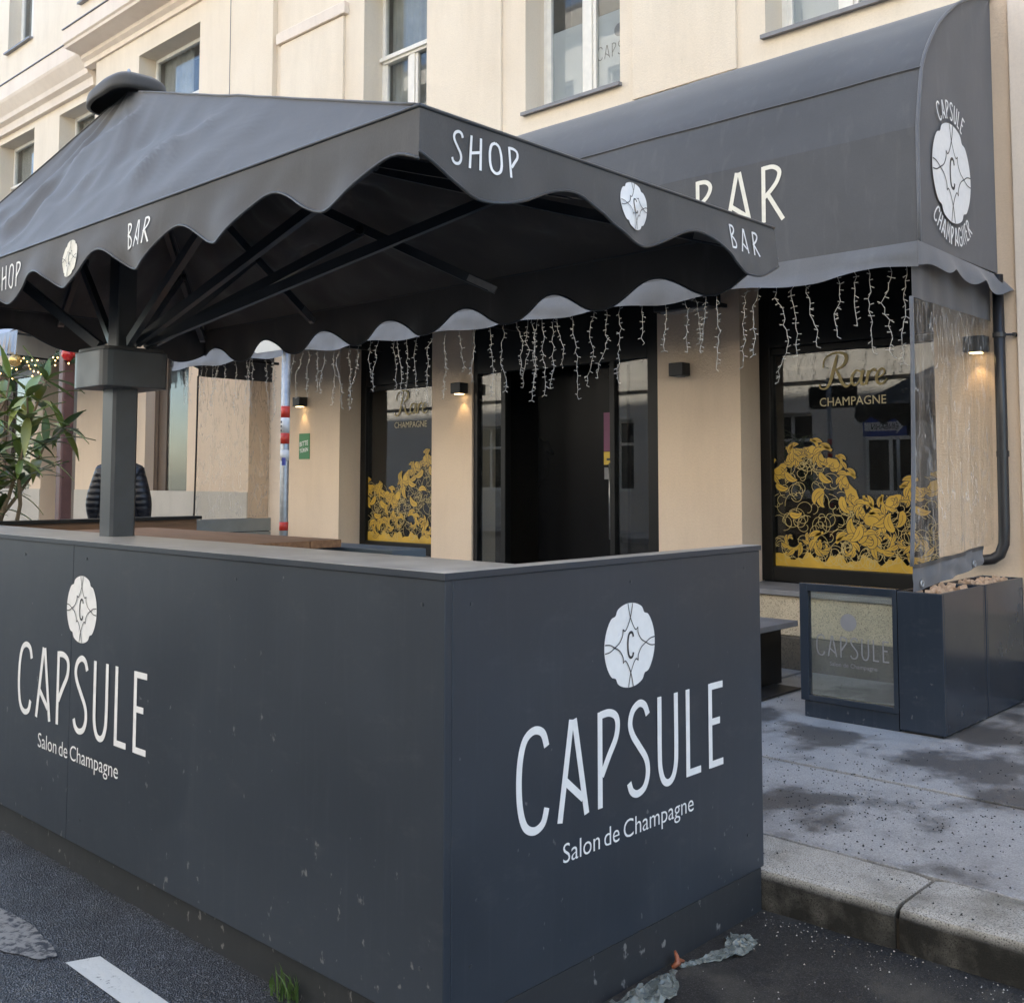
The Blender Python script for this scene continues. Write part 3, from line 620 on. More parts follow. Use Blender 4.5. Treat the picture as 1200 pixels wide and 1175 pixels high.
w1 = shop_window(-4.478, -2.901, [(-4.38, 1.70), (-4.26, 1.84), (-4.09, 1.95), (-3.95, 1.86), (-3.80, 1.78), (-3.70, 1.55), (-3.53, 1.33), (-3.42, 1.51), (-3.25, 1.57), (-3.0, 1.66)], 4, -3.96)
w2 = shop_window(-9.763, -8.189, [(-9.7, 1.56), (-9.54, 1.62), (-9.17, 1.44), (-8.96, 1.76), (-8.7, 1.90), (-8.29, 2.02)], 9, -9.20)
# window at the far left with brown frame, and two more behind the plant
for a, b in ((-14.349, -13.161), (-19.899, -18.351)):
    w = MB(); w.box(a, a+.1, YF+.14, YF+.24, 1.2, ZT); w.box(b-.1, b, YF+.14, YF+.24, 1.2, ZT); w.box(a+.1, b-.1, YF+.14, YF+.24, 1.2, 1.32); w.box(a+.1, b-.1, YF+.14, YF+.24, ZT-.15, ZT)
    w.box(a+.1, a+.32, YF+.16, YF+.22, 1.32, ZT-.15)
    o = w.build('shop_window', 'brown_frame', bld, bevel=.006); B('pane', 'window_glass', o, a+.32, b-.1, YF+.18, YF+.186, 1.32, ZT-.15)
    s = MB().grid(lambda s, t: (a+.4+(b-a-.6)*s, YF+.5+.03*math.sin(s*30), 1.3+2*t), 40, 2).build('curtain', 'curtain_grey', o, smooth=True)
B('side_door', 'stucco_trim', bld, -11.638, -10.862, YF+.30, YF+.34, .15, ZT-.002)
B('side_door', 'brown_frame', bld, -17.898, -16.602, YF+.28, YF+.33, .15, ZT-.002)
# entrance
ent = MB(); ent.box(-7.586, -7.53, YF+.02, YF+.10, .16, ZT); ent.box(-5.42, -5.296, YF+.02, YF+.12, .16, ZT); ent.box(-7.53, -5.42, YF+.02, YF+.10, 2.66, ZT)
ent.box(-7.20, -7.14, YF+.02, YF+.10, .16, 2.66); ent.box(-5.84, -5.785, YF+.02, YF+.10, .16, 2.66)
eo = ent.build('entrance', 'frame_black', bld, bevel=.005)
B('pane', 'shop_glass', eo, -7.53, -7.20, YF+.055, YF+.062, .16, 2.66); B('pane', 'shop_glass', eo, -5.785, -5.42, YF+.055, YF+.062, .16, 2.66)
B('door_leaf', 'door_black', eo, -7.14, -6.22, YF+.50, YF+.55, .16, 2.66); B('door_leaf', 'door_black', eo, -6.20, -5.84, YF+.28, YF+.33, .16, 2.66)
MB().tube([(-6.0, YF+.22, 1.05), (-6.0, YF+.22, 1.75)], .008, 8).build('door_handle', 'steel_dull', eo, smooth=True)
st_ = MB(); B('purple_sticker', 'purple_label', eo, -6.11, -6.02, YF+.276, YF+.279, 1.86, 2.22); B('yellow_sticker', 'yellow_label', eo, -6.11, -6.02, YF+.276, YF+.279, 1.735, 1.855); B('round_sticker', 'lead_grey', eo, -6.105, -6.025, YF+.276, YF+.279, 1.60, 1.71)
B('print_mark', 'ink', eo, -6.075, -6.03, YF+.2735, YF+.275, 1.775, 1.795)
B('door_step', 'granite', bld, -7.586, -5.296, YF-.25, YF+.5, .10, .19, bevel=.01)
lab = B('green_label', 'green_label', None, -10.545, -10.335, YF-.006, YF-.0005, 1.84, 2.145); tag(lab, 'small green printed sign stuck on the pier below a lit lamp', 'sign')
gl_ = MB(); typeset(gl_, 'BITTE', lambda p, q, f: (p, YF-.0085, q+.12*(p+10.44)), -10.53, 2.0, .17, .055, bold=.01); typeset(gl_, 'TÜREN', lambda p, q, f: (p, YF-.0085, q+.12*(p+10.44)), -10.53, 1.925, .17, .055, bold=.01); gl_.build('lettering', 'white_print', lab)

# ------------------------------------------------------------------ wall lamps
def wall_lamp(x, lit, label):
    t = thing('wall_lamp', label, 'lamp', (x, YF, 2.5), 'box lamps on the piers')
    h = MB(); h.box(x-.07, x+.07, YF-.13, YF-.012, 2.465, 2.575); h.build('housing', 'black_plastic', t, bevel=.006)
    B('wall_plate', 'black_plastic', t, x-.05, x+.05, YF-.012, YF-.001, 2.48, 2.56)
    lens = MB(); lens.box(x-.035, x+.035, YF-.105, YF-.035, 2.458, 2.4645); lens.build('lens', 'lamp_lens' if lit else 'lead_grey', t)
    if lit:
        ld = bpy.data.lights.new('lamp_beam', 'SPOT'); ld.energy = .6; ld.color = (1, .66, .30); ld.spot_size = math.radians(75); ld.spot_blend = .6; ld.shadow_soft_size = .02
        lo = bpy.data.objects.new('lamp_beam', ld); COL.objects.link(lo); lo.location = (x, YF-.07, 2.45); lo.rotation_euler = (math.radians(8), 0, 0); attach(lo, t)
wall_lamp(-2.585, True, 'lit black box lamp seen through the clear plastic curtain')
wall_lamp(-5.02, False, 'unlit black box lamp between the entrance and the large gold window')
wall_lamp(-7.70, True, 'lit black box lamp just left of the dark entrance')
wall_lamp(-10.45, True, 'lit black box lamp above the small green sign')
# infrared heater hung high on the pier
ht = thing('patio_heater', 'dark framed patio heater hung under the awning above the unlit lamp', 'heater', (-4.85, 7.3, 3.1))
hb = MB(); hb.box(-5.12, -4.56, 7.10, 7.26, 2.985, 3.10); hb.build('housing', 'black_plastic', ht, bevel=.01); B('reflector', 'galvanised', ht, -5.06, -4.62, 7.12, 7.24, 2.975, 2.984); B('bracket', 'black_plastic', ht, -4.9, -4.78, 7.26, 7.399, 3.02, 3.08)

# ------------------------------------------------------------------ barrel awning
AX0, AX1 = -11.1, -2.446
AP = [(6.07, 3.0), (6.075, 3.25), (6.077, 3.5), (6.080, 3.70), (6.12, 3.89), (6.164, 4.08), (6.225, 4.19), (6.306, 4.295), (6.44, 4.44), (6.60, 4.566), (6.77, 4.68), (6.95, 4.772), (7.15, 4.86), (7.395, 4.93)]
aw = thing('shop_awning', 'long dark grey barrel awning over the shop front, lettered BAR', 'awning', (-6.8, YF, 3.0))
SAG = lambda x, k: .006*math.sin(x*2.7+k*.9)+.004*math.sin(x*7.1+k)+.012*max(0, 1-abs(x-AX1)/.5)*noise.noise((x*9+k*2.1, k*1.4-x*5, 2.2))
def aprof(k):
    i = min(12, int(k)); t = k-i
    if i < 3: y = AP[i][0]*(1-t)+AP[i+1][0]*t; z = AP[i][1]*(1-t)+AP[i+1][1]*t
    else:
        p0, p1, p2, p3 = [Vector(AP[max(3, min(13, j))]) for j in (i-1, i, i+1, i+2)]
        q = .5*((2*p1)+(p2-p0)*t+(2*p0-5*p1+4*p2-p3)*t*t+(3*p1-p0-3*p2+p3)*t**3); y, z = q
    return y, z
def awn(a, k):
    xx = AX0+(AX1-AX0)*a; y, z = aprof(k); i = min(12, int(k)); t = k-i
    g_ = lambda j: SAG(xx, j)*(1 if 0 < j < 12 else 0)*min(1, (AX1-xx)/.06)
    return (xx, y+g_(i)*(1-t)+g_(i+1)*t, z)
MB().grid(lambda a, b: awn(a, b*3), 90, 3).build('front_cloth', 'awning_fabric', aw, smooth=True)
MB().grid(lambda a, b: awn(a, 3+b*10), 90, 30).build('top_cloth', 'awning_fabric', aw, smooth=True)
for kx in (5.01,):
    sm = MB(); sm.tube([(AX0+(AX1-AX0)*i/60, 6.158+SAG(AX0+(AX1-AX0)*i/60, 5), 4.082) for i in range(61)], .006, 5); sm.build('seam', 'awning_fabric', aw)
for xx in (AX1, AX0): MB().tube([(xx, p[0]-.003, p[1]) for p in AP], .011, 6).build('piping', 'valance_fabric', aw, smooth=True)
for xx, sg in ((AX1, 1), (AX0, -1)):
    def endf(a, b, xx=xx, sg=sg):
        k = a*13; i = min(12, int(k)); t = k-i; y = AP[i][0]*(1-t)+AP[i+1][0]*t; z = AP[i][1]*(1-t)+AP[i+1][1]*t
        yy = y*(1-b)+7.395*b; wv = .010*math.sin(b*8+z*2)*math.sin(b*math.pi)*min(1, (z-3)*2)
        return (xx-.004*sg+wv*sg*.6, yy, z)
    MB().grid(endf, 26, 14).build('end_panel', 'awning_fabric', aw, smooth=True)
fr_ = MB()
for xx in (AX0+.1, -9.0, -6.8, -4.6, AX1-.06):
    for i in range(13): fr_.beam((xx, AP[i][0]+.03, AP[i][1]-.012), (xx, AP[i+1][0]+.03, AP[i+1][1]-.012), .03, .03)
    fr_.beam((xx, 6.11, 3.02), (xx, 7.39, 3.02), .03, .03)
fr_.beam((AX0+.05, 6.12, 3.04), (AX1-.05, 6.12, 3.04), .03, .03); fr_.build('frame', 'black_plastic', aw)
def hem(xx): return 2.845-.016*math.cos(2*math.pi*(xx+3.19)/.98)-.007*math.sin(xx*5.3)
def val(a, b):
    xx = AX0+(AX1-AX0)*a; z = 3.003+(hem(xx)-3.003)*b
    return (xx, 6.052-.02*b-.014*math.sin(xx*6.4+.5)*b-.006*math.sin(xx*15)*b-.03*noise.noise((xx*2.6, b*1.5, 1.1))*b-.012*noise.noise((xx*8.5, b*2.5, 4.1))*b, z)
MB().grid(val, 220, 6).build('valance', 'valance_fabric', aw, smooth=True)
for xx, sg in ((AX1, 1), (AX0, -1)):
    def vs_(a, b, xx=xx, sg=sg):
        yy = 6.052+(7.62-6.052)*a if sg > 0 else 6.052+1.34*a
        hz = 2.90-.03*math.cos(2*math.pi*(yy-6.5)/.5); return (xx+sg*(.012+.03*b+.018*math.sin(yy*11)*b*a), min(yy, 7.39) if sg < 0 else yy-(.0 if yy < 7.39 else 0), 3.003-.02*a+(hz-3.003)*b)
    if sg > 0:
        def vs_(a, b):
            yy = 6.032+1.355*a; hz = 2.885-.028*math.cos(2*math.pi*(yy-6.35)/.42)*min(1, a*4)-.03*max(0, 1-a*6)
            k_ = min(1, a*5); return (AX1+.004+(.03*b+.02*math.sin(yy*13)*b)*k_+.05*a*a*b, yy, 3.003-.02*a+(hz-3.003)*b-.02*a*b)
    MB().grid(vs_, 60, 5).build('end_valance', 'valance_fabric', aw, smooth=True)
def afn(p, q, f):
    for i in range(13):
        if AP[i][1] <= q <= AP[i+1][1]:
            t = (q-AP[i][1])/(AP[i+1][1]-AP[i][1]); sa = SAG(p, i)*(1 if i else 0); sb = SAG(p, i+1)
            return (p, (AP[i][0]+sa)*(1-t)+(AP[i+1][0]+sb)*t-.004-f, q)
    return (p, 6.06-f, q)
word(MB(), 'BAR', afn, .375, -4.01, 3.285, gap=.14, sw=.078, width=.69).build('lettering', 'cream_print', aw)
word(MB(), 'SHOP', afn, .375, -6.2, 3.285, gap=.14, sw=.078, width=.92).build('lettering', 'cream_print', aw)
efn = lambda p, q, f: (AX1+.012+f, 6.575+p, 3.515+q)
emblem(efn, .315, aw)
word(MB(), 'CAPSULE', efn, .115, width=.44, arc=(.40, 1), sw=.11, gap=.16).build('lettering', 'white_print', aw); word(MB(), 'CHAMPAGNER', efn, .115, width=.62, arc=(.40, -1), sw=.11, gap=.14).build('lettering', 'white_print', aw)

# icicle lights along the awning
ic = thing('icicle_lights', 'unlit white icicle fairy lights hanging in a row below the awning', 'fairy lights', (-6.8, 6.15, 2.9))
random.seed(21); mw = MB(); xs_ = [-11.0+.085*i for i in range(101)]
mw.tube([(q, 6.12, 2.90+.012*math.sin(q*9)) for q in xs_], .003, 4); mw.build('lead_wire', 'plastic_wire', ic)
xx = -11.0
while xx < -2.5:
    L = random.choice((.34, .44, .52, .58, .62))*random.uniform(.9, 1.12); mb = MB(); pts = []; n = max(6, int(L/.035)); px_, py_ = xx, 6.12+random.uniform(-.01, .02)
    for i in range(n+1):
        pts.append((px_, py_, 2.895-L*i/n)); px_ += random.gauss(0, .012)
        py_ += random.gauss(0, .006)
    mb.tube(pts, .0021, 4)
    for i, p in enumerate(pts[1:], 1):
        for _ in range(2 if random.random() < .3 else 1):
            a = random.choice((0, math.pi))+random.gauss(0, .7); dn = random.uniform(-.018, .012)
            q = (p[0]+.026*math.cos(a), p[1]+.026*math.sin(a)*.5, p[2]+dn); mb.tube([p, q], [.0018, .0031], 4)
    mb.build('light_strand', 'plastic_wire', ic)
    xx += random.choice((.06, .10, .13, .17, .21))

# ------------------------------------------------------------------ clear plastic curtains at both ends of the awning
def pvc(label, xx, y0, y1, z0, z1, sg, hemb=True):
    t = thing('clear_curtain', label, 'curtain', (xx, (y0+y1)/2, z0))
    def cf(a, b):
        yy = y0+(y1-y0)*a; z = z0+(z1-z0)*b
        lo = (1-b); fold = .006*math.sin(a*37+.8*math.sin(b*5))*(.2+.8*abs(math.sin(a*3+1)))+.006*noise.noise((a*7, b*1.6, 2.2))+.004*noise.noise((a*26, b*2.5, 7.2))
        return (xx+fold*(.5+.5*lo)+.012*lo*math.sin(a*5), yy-.09*lo*lo*(1-a)*(1 if sg > 0 else .2), z+(.07*a*lo if hemb else 0)+.02*noise.noise((a*3, 0, 1))*lo)
    MB().grid(cf, 70, 50).build('clear_sheet', 'clear_pvc', t, smooth=True)
    MB().grid(lambda a, b: (lambda p, q: (p[0]+.004, p[1], z1+.27*b-.005))(cf(a, 1), 0), 30, 3).build('top_band', 'awning_fabric', t, smooth=True)
    eg = MB(); eg.tube([cf(0, i/20) for i in range(21)], .012, 6); eg.build('front_edge', 'hem_fabric' if sg > 0 else 'frame_black', t, smooth=True)
    if hemb:
        def hf(a, b):
            p = cf(a*.83, 0); return (p[0]+.004+.02*noise.noise((a*6, b*2, 5))+.05*b*(1-a)*0, p[1]-.012*b*math.sin(a*8), p[2]-.145*b*(1-.25*a)-.0)
        MB().grid(hf, 40, 6).build('bottom_hem', 'hem_fabric', t, smooth=True)
        bd = MB(); bd.grid(lambda a, b: (lambda p: (p[0]+.009, p[1], p[2]+.012-.024*b))(cf(a*.83, 0)), 40, 1); bd.build('hem_band', 'anthracite_metal', t, smooth=True)
        for a in (.07, .80):
            p = hf(a, .72); rg = MB(); rg.tube([(p[0]+.012, p[1]+.018*math.cos(k*.5236), p[2]+.018*math.sin(k*.5236)) for k in range(13)], .006, 6, cap=False); rg.build('grommet', 'galvanised', t, smooth=True)
    return t
pvc('clear plastic side curtain with grey hem above the cork planters', -2.50, 6.06, 7.37, 1.10, 2.68, 1)
pvc('clear plastic side curtain with black edge at the far end of the awning', -11.08, 6.35, 7.36, 1.15, 2.80, -1, False)
dp = thing('drainpipe', 'black drainpipe with a bend at the foot beside the clear curtain', 'pipe', (-2.43, 7.32, 1.06))
MB().tube([(-2.43, 7.33, 2.98), (-2.43, 7.33, 2.0), (-2.435, 7.33, 1.28), (-2.44, 7.33, 1.17), (-2.465, 7.325, 1.10), (-2.51, 7.315, 1.068), (-2.56, 7.30, 1.06), (-2.66, 7.28, 1.06)], .036, 14).build('pipe', 'drain_black', dp, smooth=True)
bk_ = MB(); bk_.tube([(-2.43, 7.33, 2.555), (-2.43, 7.33, 2.585)], .042, 14); bk_.tube([(-2.40, 7.33, 2.57), (-2.345, 7.36, 2.57)], .009, 6); bk_.tube([(-2.345, 7.35, 2.57), (-2.345, 7.40, 2.57)], .014, 6); bk_.build('bracket', 'drain_black', dp)
MB().tube([(-2.43, 7.33, 1.75), (-2.43, 7.33, 1.79)], .041, 14).build('collar', 'drain_black', dp)

# ------------------------------------------------------------------ planters and glass screen under the curtain
def planter(y0, y1, label, x0=-2.592, x1=-2.33, z1=.955):
    t = thing('planter', label, 'planter', ((x0+x1)/2, (y0+y1)/2, .15), 'cork planters')
    tp = .02
    o = MB(); w = .022
    o.box(x0, x1, y0, y0+w, .165, z1); o.box(x0, x1, y1-w, y1, .165, z1); o.box(x0, x0+w, y0+w, y1-w, .165, z1); o.box(x1-w, x1, y0+w, y1-w, .165, z1); o.box(x0+w, x1-w, y0+w, y1-w, .165, .18)
    o.build('box', 'planter_paint', t, bevel=.004)
    B('fill', 'soil', t, x0+w, x1-w, y0+w, y1-w, .182, z1-.035); B('skid', 'black_plastic', t, x0+.02, x1-.02, y0+.02, y1-.02, .148, .165)
    random.seed(int(y0*100))
    for i in range(34):
        cx, cy = random.uniform(x0+.05, x1-.05), random.uniform(y0+.06, y1-.05); a = random.random()*3.14; tl = random.uniform(-.5, .5); rad = random.uniform(.0125, .015)
        L = .022; dv = Vector((math.cos(a)*math.cos(tl), math.sin(a)*math.cos(tl), math.sin(tl))); c = Vector((cx, cy, z1-.018+random.uniform(-.004, .016)))
        ck = MB(); ck.tube([c-dv*L, c-dv*(L*.2), c+dv*(L*.25), c+dv*(L*.45), c+dv*L], [rad, rad*.97, rad, rad*1.2, rad*1.25], 8)
        co = ck.build('cork', 'cork', None); tag(co, 'used bottle cork lying in the %s planter' % ('front' if y0 < 6.3 else 'rear'), 'cork', 'corks in the %s planter' % ('front' if y0 < 6.3 else 'rear'))
planter(5.97, 6.635, 'glossy anthracite planter filled with corks, the one nearer the street')
planter(6.65, 7.34, 'glossy anthracite planter filled with corks, the one against the wall')
sc = thing('glass_screen', 'low anthracite framed glass screen with grey CAPSULE print beside the planters', 'screen', (-2.9, 5.99, .15))
sf = MB(); sf.box(-3.215, -3.16, 5.97, 6.02, .25, .962); sf.box(-2.625, -2.597, 5.97, 6.02, .25, .962); sf.box(-3.16, -2.625, 5.97, 6.02, .915, .962); sf.box(-3.16, -2.625, 5.97, 6.02, .25, .285); sf.build('frame', 'planter_paint', sc, bevel=.004)
B('base', 'planter_paint', sc, -3.195, -2.6, 5.98, 6.20, .15, .248, bevel=.004); B('pane', 'screen_glass', sc, -3.16, -2.625, 5.995, 6.001, .285, .915)
sfn = lambda p, q, f: (p, 5.992-f, q)
lt_ = MB(); word(lt_, 'CAPSULE', sfn, .125, -3.115, .53, width=.46, sw=.07); typeset(lt_, 'Salon de Champagne', sfn, -3.03, .475, .30); lt_.build('lettering', 'lead_grey', sc)
MB().add([sfn(-2.905+.052*math.cos(k*.2618), .742+.052*math.sin(k*.2618), 0) for k in range(24)], [tuple(range(24))]).build('emblem', 'lead_grey', sc)
lb = thing('ledge_bench', 'dark low ledge bench below the gold patterned window', 'bench', (-4.2, 6.7, .15))
B('seat', 'lead_grey', lb, -5.0, -3.70, 6.28, 6.85, .56, .60, bevel=.006)
for xx in (-4.9, -3.86): B('leg', 'frame_black', lb, xx, xx+.05, 6.35, 6.80, .16, .56)
mt_ = B('door_mat', 'black_plastic', None, -5.1, -3.6, 6.15, 6.70, .153, .166, bevel=.004); tag(mt_, 'flat dark mat on the pavement below the ledge bench', 'mat')

# ------------------------------------------------------------------ the bar counter enclosure in the parking bay
bx = thing('bar_counter', 'anthracite bar counter enclosure with white CAPSULE lettering on two sides', 'counter', (-4.2, 2.6, 0))
B('front_panel', 'counter_paint', bx, -4.3195, -2.080, 1.93, 1.958, .150, 1.3305, bevel=.003); B('front_panel', 'counter_paint', bx, -6.50, -4.3205, 1.93, 1.958, .150, 1.3305, bevel=.003)
B('end_panel', 'counter_paint', bx, -2.1085, -2.0805, 1.9585, 3.56, .160, 1.3305, bevel=.003)
B('front_plinth', 'plinth_paint', bx, -6.48, -2.113, 1.985, 2.01, 0, .1495); B('end_plinth', 'plinth_paint', bx, -2.112, -2.087, 1.96, 3.55, 0, .1555, bevel=.002)
B('cap_board', 'weathered_board', bx, -6.52, -2.151, 1.927, 2.28, 1.3325, 1.350, bevel=.003); B('cap_board', 'weathered_board', bx, -2.150, -2.0775, 1.927, 3.562, 1.3325, 1.350, bevel=.003)
B('cap_edge', 'counter_paint', bx, -6.52, -2.0735, 1.9235, 1.9265, 1.331, 1.3490); B('cap_edge', 'counter_paint', bx, -2.0770, -2.0740, 1.927, 3.562, 1.331, 1.3490)
B('deck', 'weathered_board', bx, -6.48, -2.12, 2.02, 3.56, .05, .148)
for i, (a, b) in enumerate(((.16, .42), (.425, .69), (.695, .96), (.965, 1.16), (1.165, 1.33))):
    B('slat', 'bench_wood', bx, -6.55, -6.50, 2.03, 3.74, a, b, bevel=.004)
B('rail', 'frame_black', bx, -6.58, -6.47, 2.30, 3.76, 1.3305, 1.352)
for xx in (-6.4, -4.3, -2.2): B('stud', 'bench_wood', bx, xx, xx+.06, 1.96, 2.02, .16, 1.318)
for p in ((-2.17, 1.26), (-3.1, 1.27), (-4.2, 1.28), (-4.8, 1.27), (-5.6, 1.27), (-2.17, .3), (-4.2, .25)):
    MB().tube([(p[0], 1.9275, p[1]), (p[0], 1.931, p[1])], .006, 8).build('screw', 'anthracite_metal', bx)
for p in ((2.03, 1.26), (2.75, 1.27), (3.45, 1.27), (2.03, .3), (3.45, .3)):
    MB().tube([(-2.0825, p[0], p[1]), (-2.078, p[0], p[1])], .006, 8).build('screw', 'anthracite_metal', bx)
ffn = lambda p, q, f: (p, 1.9285-f, q); rfn = lambda p, q, f: (-2.0788+f, p, q)
t_ = MB(); word(t_, 'CAPSULE', ffn, .298, -4.83, .588, width=1.155, sw=.078); t_.build('lettering', 'white_print', bx)
t_ = MB(); word(t_, 'CAPSULE', rfn, .292, 2.215, .588, width=1.075, sw=.080); t_.build('lettering', 'white_print', bx)
def three_words(fn, x0, y0, w, sy):
    parts = []
    for wd in ('Salon', 'de', 'Champagne'):
        cu = bpy.data.curves.new('type', 'FONT'); cu.body = wd; cu.offset = -.004; cu.resolution_u = 4
        o = bpy.data.objects.new('type', cu); COL.objects.link(o); dg = bpy.context.evaluated_depsgraph_get(); dg.update()
        me = bpy.data.meshes.new_from_object(o.evaluated_get(dg)); vs = [tuple(v.co) for v in me.vertices]; parts.append((vs, [tuple(p.vertices) for p in me.polygons]))
        bpy.data.objects.remove(o); bpy.data.curves.remove(cu); bpy.data.meshes.remove(me)
    wid_ = [max(v[0] for v in p[0])-min(v[0] for v in p[0]) for p in parts]; sx = w/(sum(wid_)+.26*2); x = 0
    for (vs, fs), q in zip(parts, wid_):
        mn = min(v[0] for v in vs); MB().add([fn(x0+(x+v[0]-mn)*sx, y0+v[1]*sy, 0) for v in vs], fs).build('small_lettering', 'white_print', bx); x += q+.26
three_words(ffn, -4.61, .468, .722, .086); three_words(rfn, 2.41, .468, .685, .082)
emblem(lambda p, q, f: (p-4.232, 1.9285-f, q+1.075), .134, bx); emblem(lambda p, q, f: (-2.0788+f, p+2.743, q+1.068), .134, bx)
tb = thing('high_table', 'wooden high table with greyed top inside the counter enclosure', 'table', (-5.2, 2.8, .15))
for k in range(5): B('plank', 'table_wood', tb, -6.2, -4.27, 2.31+.19*k, 2.31+.19*k+.186, 1.262, 1.300, bevel=.003)
for xx, yy in ((-6.1, 2.4), (-4.42, 2.4), (-6.1, 3.12), (-4.42, 3.12)): B('leg', 'anthracite_metal', tb, xx, xx+.06, yy, yy+.06, .148, 1.262)
bs = thing('bar_ledge', 'blue-grey narrow standing ledge behind the high table', 'ledge', (-4.3, 3.4, .15))
B('board', 'blue_board', bs, -4.75, -3.93, 3.30, 3.52, 1.215, 1.258, bevel=.004)
for xx in (-4.65, -4.05): B('leg', 'anthracite_metal', bs, xx, xx+.05, 3.38, 3.43, .148, 1.215)

# ------------------------------------------------------------------ the parasol
UX0, UX1, UY0, UY1, UE = -5.75, -1.87, 1.645, 3.335, 2.50
PX, PY, UA = -4.50, 2.20, 3.36
um = thing('parasol', 'large anthracite parasol with scalloped valance lettered SHOP and BAR', 'parasol', (PX, PY, .0))
def canz(x, y):
    tx = (x-PX)/(UX1-PX) if x > PX else (PX-x)/(PX-UX0); ty = (y-PY)/(UY1-PY) if y > PY else (PY-y)/(PY-UY0)
    t = max(tx, ty); o = min(tx, ty)/max(t, 1e-4)
    z = UE+(UA-UE)*(1-t); ang = math.atan2(ty*(1 if y > PY else -1), tx*(1 if x > PX else -1))
    sag = .055*math.sin(math.pi*t)*(1-o**3)
    w = noise.noise((ang*4.5, t*1.5, .3))*.055+noise.noise((x*2.1+y*3.5, y*5.2-x*1.2, 1.3))*.040+.018*noise.noise((x*7+y*9, y*5-x*3, 4.4))
    w += .02*max(0, noise.noise((x*3.3-y*8, x*1.1+y*2.0, 9.1)))
    cr = 1-abs(noise.noise((x*1.6+y*2.6, y*3.4-x*.9, 6.7)))*2.2; w += .030*max(0, cr)**3*1.5
    cr = 1-abs(noise.noise((x*3.4-y*1.5, y*6.4+x*2.2, 2.9)))*2.6; w += .020*max(0, cr)**3
    w *= math.sin(math.pi*min(1, t*1.0))**.6
    return z-sag+w*.85*(1-.92*o**4)
cm = MB()
cor = [(UX0, UY0), (UX1, UY0), (UX1, UY1), (UX0, UY1)]
for k in range(4):
    (xa, ya), (xb, yb) = cor[k], cor[(k+1) % 4]
    def fac(e, t):
        ex, ey = xa+(xb-xa)*e, ya+(yb-ya)*e; x, y = PX+(ex-PX)*t, PY+(ey-PY)*t
        return (x, y, canz(x, y))
    cm.grid(fac, 90 if k % 2 == 0 else 50, 40)
ucan = cm.build('canopy', 'parasol_fabric', um, smooth=True); md = ucan.modifiers.new('edge', 'EDGE_SPLIT'); md.split_angle = math.radians(58)
for ex, ey in ((UX1, UY0), (UX1, UY1), (UX0, UY0), (UX0, UY1)):
    MB().tube([(PX+(ex-PX)*t/30, PY+(ey-PY)*t/30, canz(PX+(ex-PX)*t/30, PY+(ey-PY)*t/30)+.001) for t in range(2, 31)], .0045, 5).build('seam', 'parasol_fabric', um, smooth=True)
def hx(x): return 2.347+.010*noise.noise((x*2.1, 0, 3))-(.048+.012*noise.noise((x*1.3, 4, 0)))*math.cos(2*math.pi*(x+2.23)/.525)
def hy(y): return 2.352+.010*noise.noise((y*2.1, 7, 3))-(.050+.012*noise.noise((y*1.3, 2, 0)))*math.cos(2*math.pi*(y-1.89)/.635)
def rip(s, b): return (.010*math.sin(s*12+.7+1.5*math.sin(s*1.7))+.006*math.sin(s*23)+.022*noise.noise((s*3.1, b*1.3, 5.5))+.010*noise.noise((s*9.0+b*2, b*2.5, 8.1)))*b
def corner(s, a, b): return min(1, min(abs(s-a), abs(s-b))/.15)
def wid(s, a, b): return (s-(a+b)/2)/((b-a)/2)
def fv(x, z, out=0): b = (UE-z)/.2; return (x+.014*b*wid(x, UX0, UX1), UY0-.016*b-rip(x, b)*corner(x, UX0, UX1)-out, z)
def rv(y, z, out=0): b = (UE-z)/.2; return (UX1+.014*b+rip(y*1.1+2, b)*corner(y, UY0, UY1)+out, y+.016*b*wid(y, UY0, UY1), z)
def bv(x, z): b = (UE-z)/.2; return (x+.014*b*wid(x, UX0, UX1), UY1+.016*b+rip(x+4, b)*corner(x, UX0, UX1), z)
def lv(y, z): b = (UE-z)/.2; return (UX0-.014*b-rip(y+1, b)*corner(y, UY0, UY1), y+.016*b*wid(y, UY0, UY1), z)
for nm, fnv, a, b, hh, n in (('front_valance', fv, UX0, UX1, hx, 150), ('side_valance', rv, UY0, UY1, hy, 80), ('rear_valance', bv, UX0, UX1, lambda x: 2.340-.050*math.cos(2*math.pi*(x+4.83)/.537), 150), ('side_valance', lv, UY0, UY1, hy, 80)):
    MB().grid(lambda s, t: fnv(a+(b-a)*s, UE+(hh(a+(b-a)*s)-UE)*t), n, 7).build(nm, 'parasol_fabric', um, smooth=True)
    bd = MB(); bd.tube([fnv(a+(b-a)*i/n, hh(a+(b-a)*i/n)) for i in range(n+1)], .0045, 5); bd.tube([fnv(a+(b-a)*i/60, UE) for i in range(61)], .0055, 5); bd.build('binding', 'anthracite_metal', um, smooth=True)
ufn = lambda p, q, f: fv(p, q, .003+f); urf = lambda p, q, f: rv(p, q, .003+f)
for tx, fn_, h_, x_, z_, w_, sw_, gp_ in (('BAR', ufn, .088, -3.335, 2.365, .17, .085, .16), ('SHOP', ufn, .096, -4.46, 2.358, .245, .085, .16), ('SHOP', urf, .085, 1.755, 2.382, .228, .09, .2), ('BAR', urf, .082, 3.02, 2.376, .195, .09, .24)):
    word(MB(), tx, fn_, h_, x_, z_, width=w_, sw=sw_, gap=gp_).build('lettering', 'white_print', um)
emblem(lambda p, q, f: fv(p-3.765, q+2.398, .003+f), .068, um, disc='cream_print'); emblem(lambda p, q, f: rv(p+2.488, q+2.414, .003+f), .072, um)
MB().box(-.001, .001, 0, .12, 0, .035).build('x', 'ink') if False else None
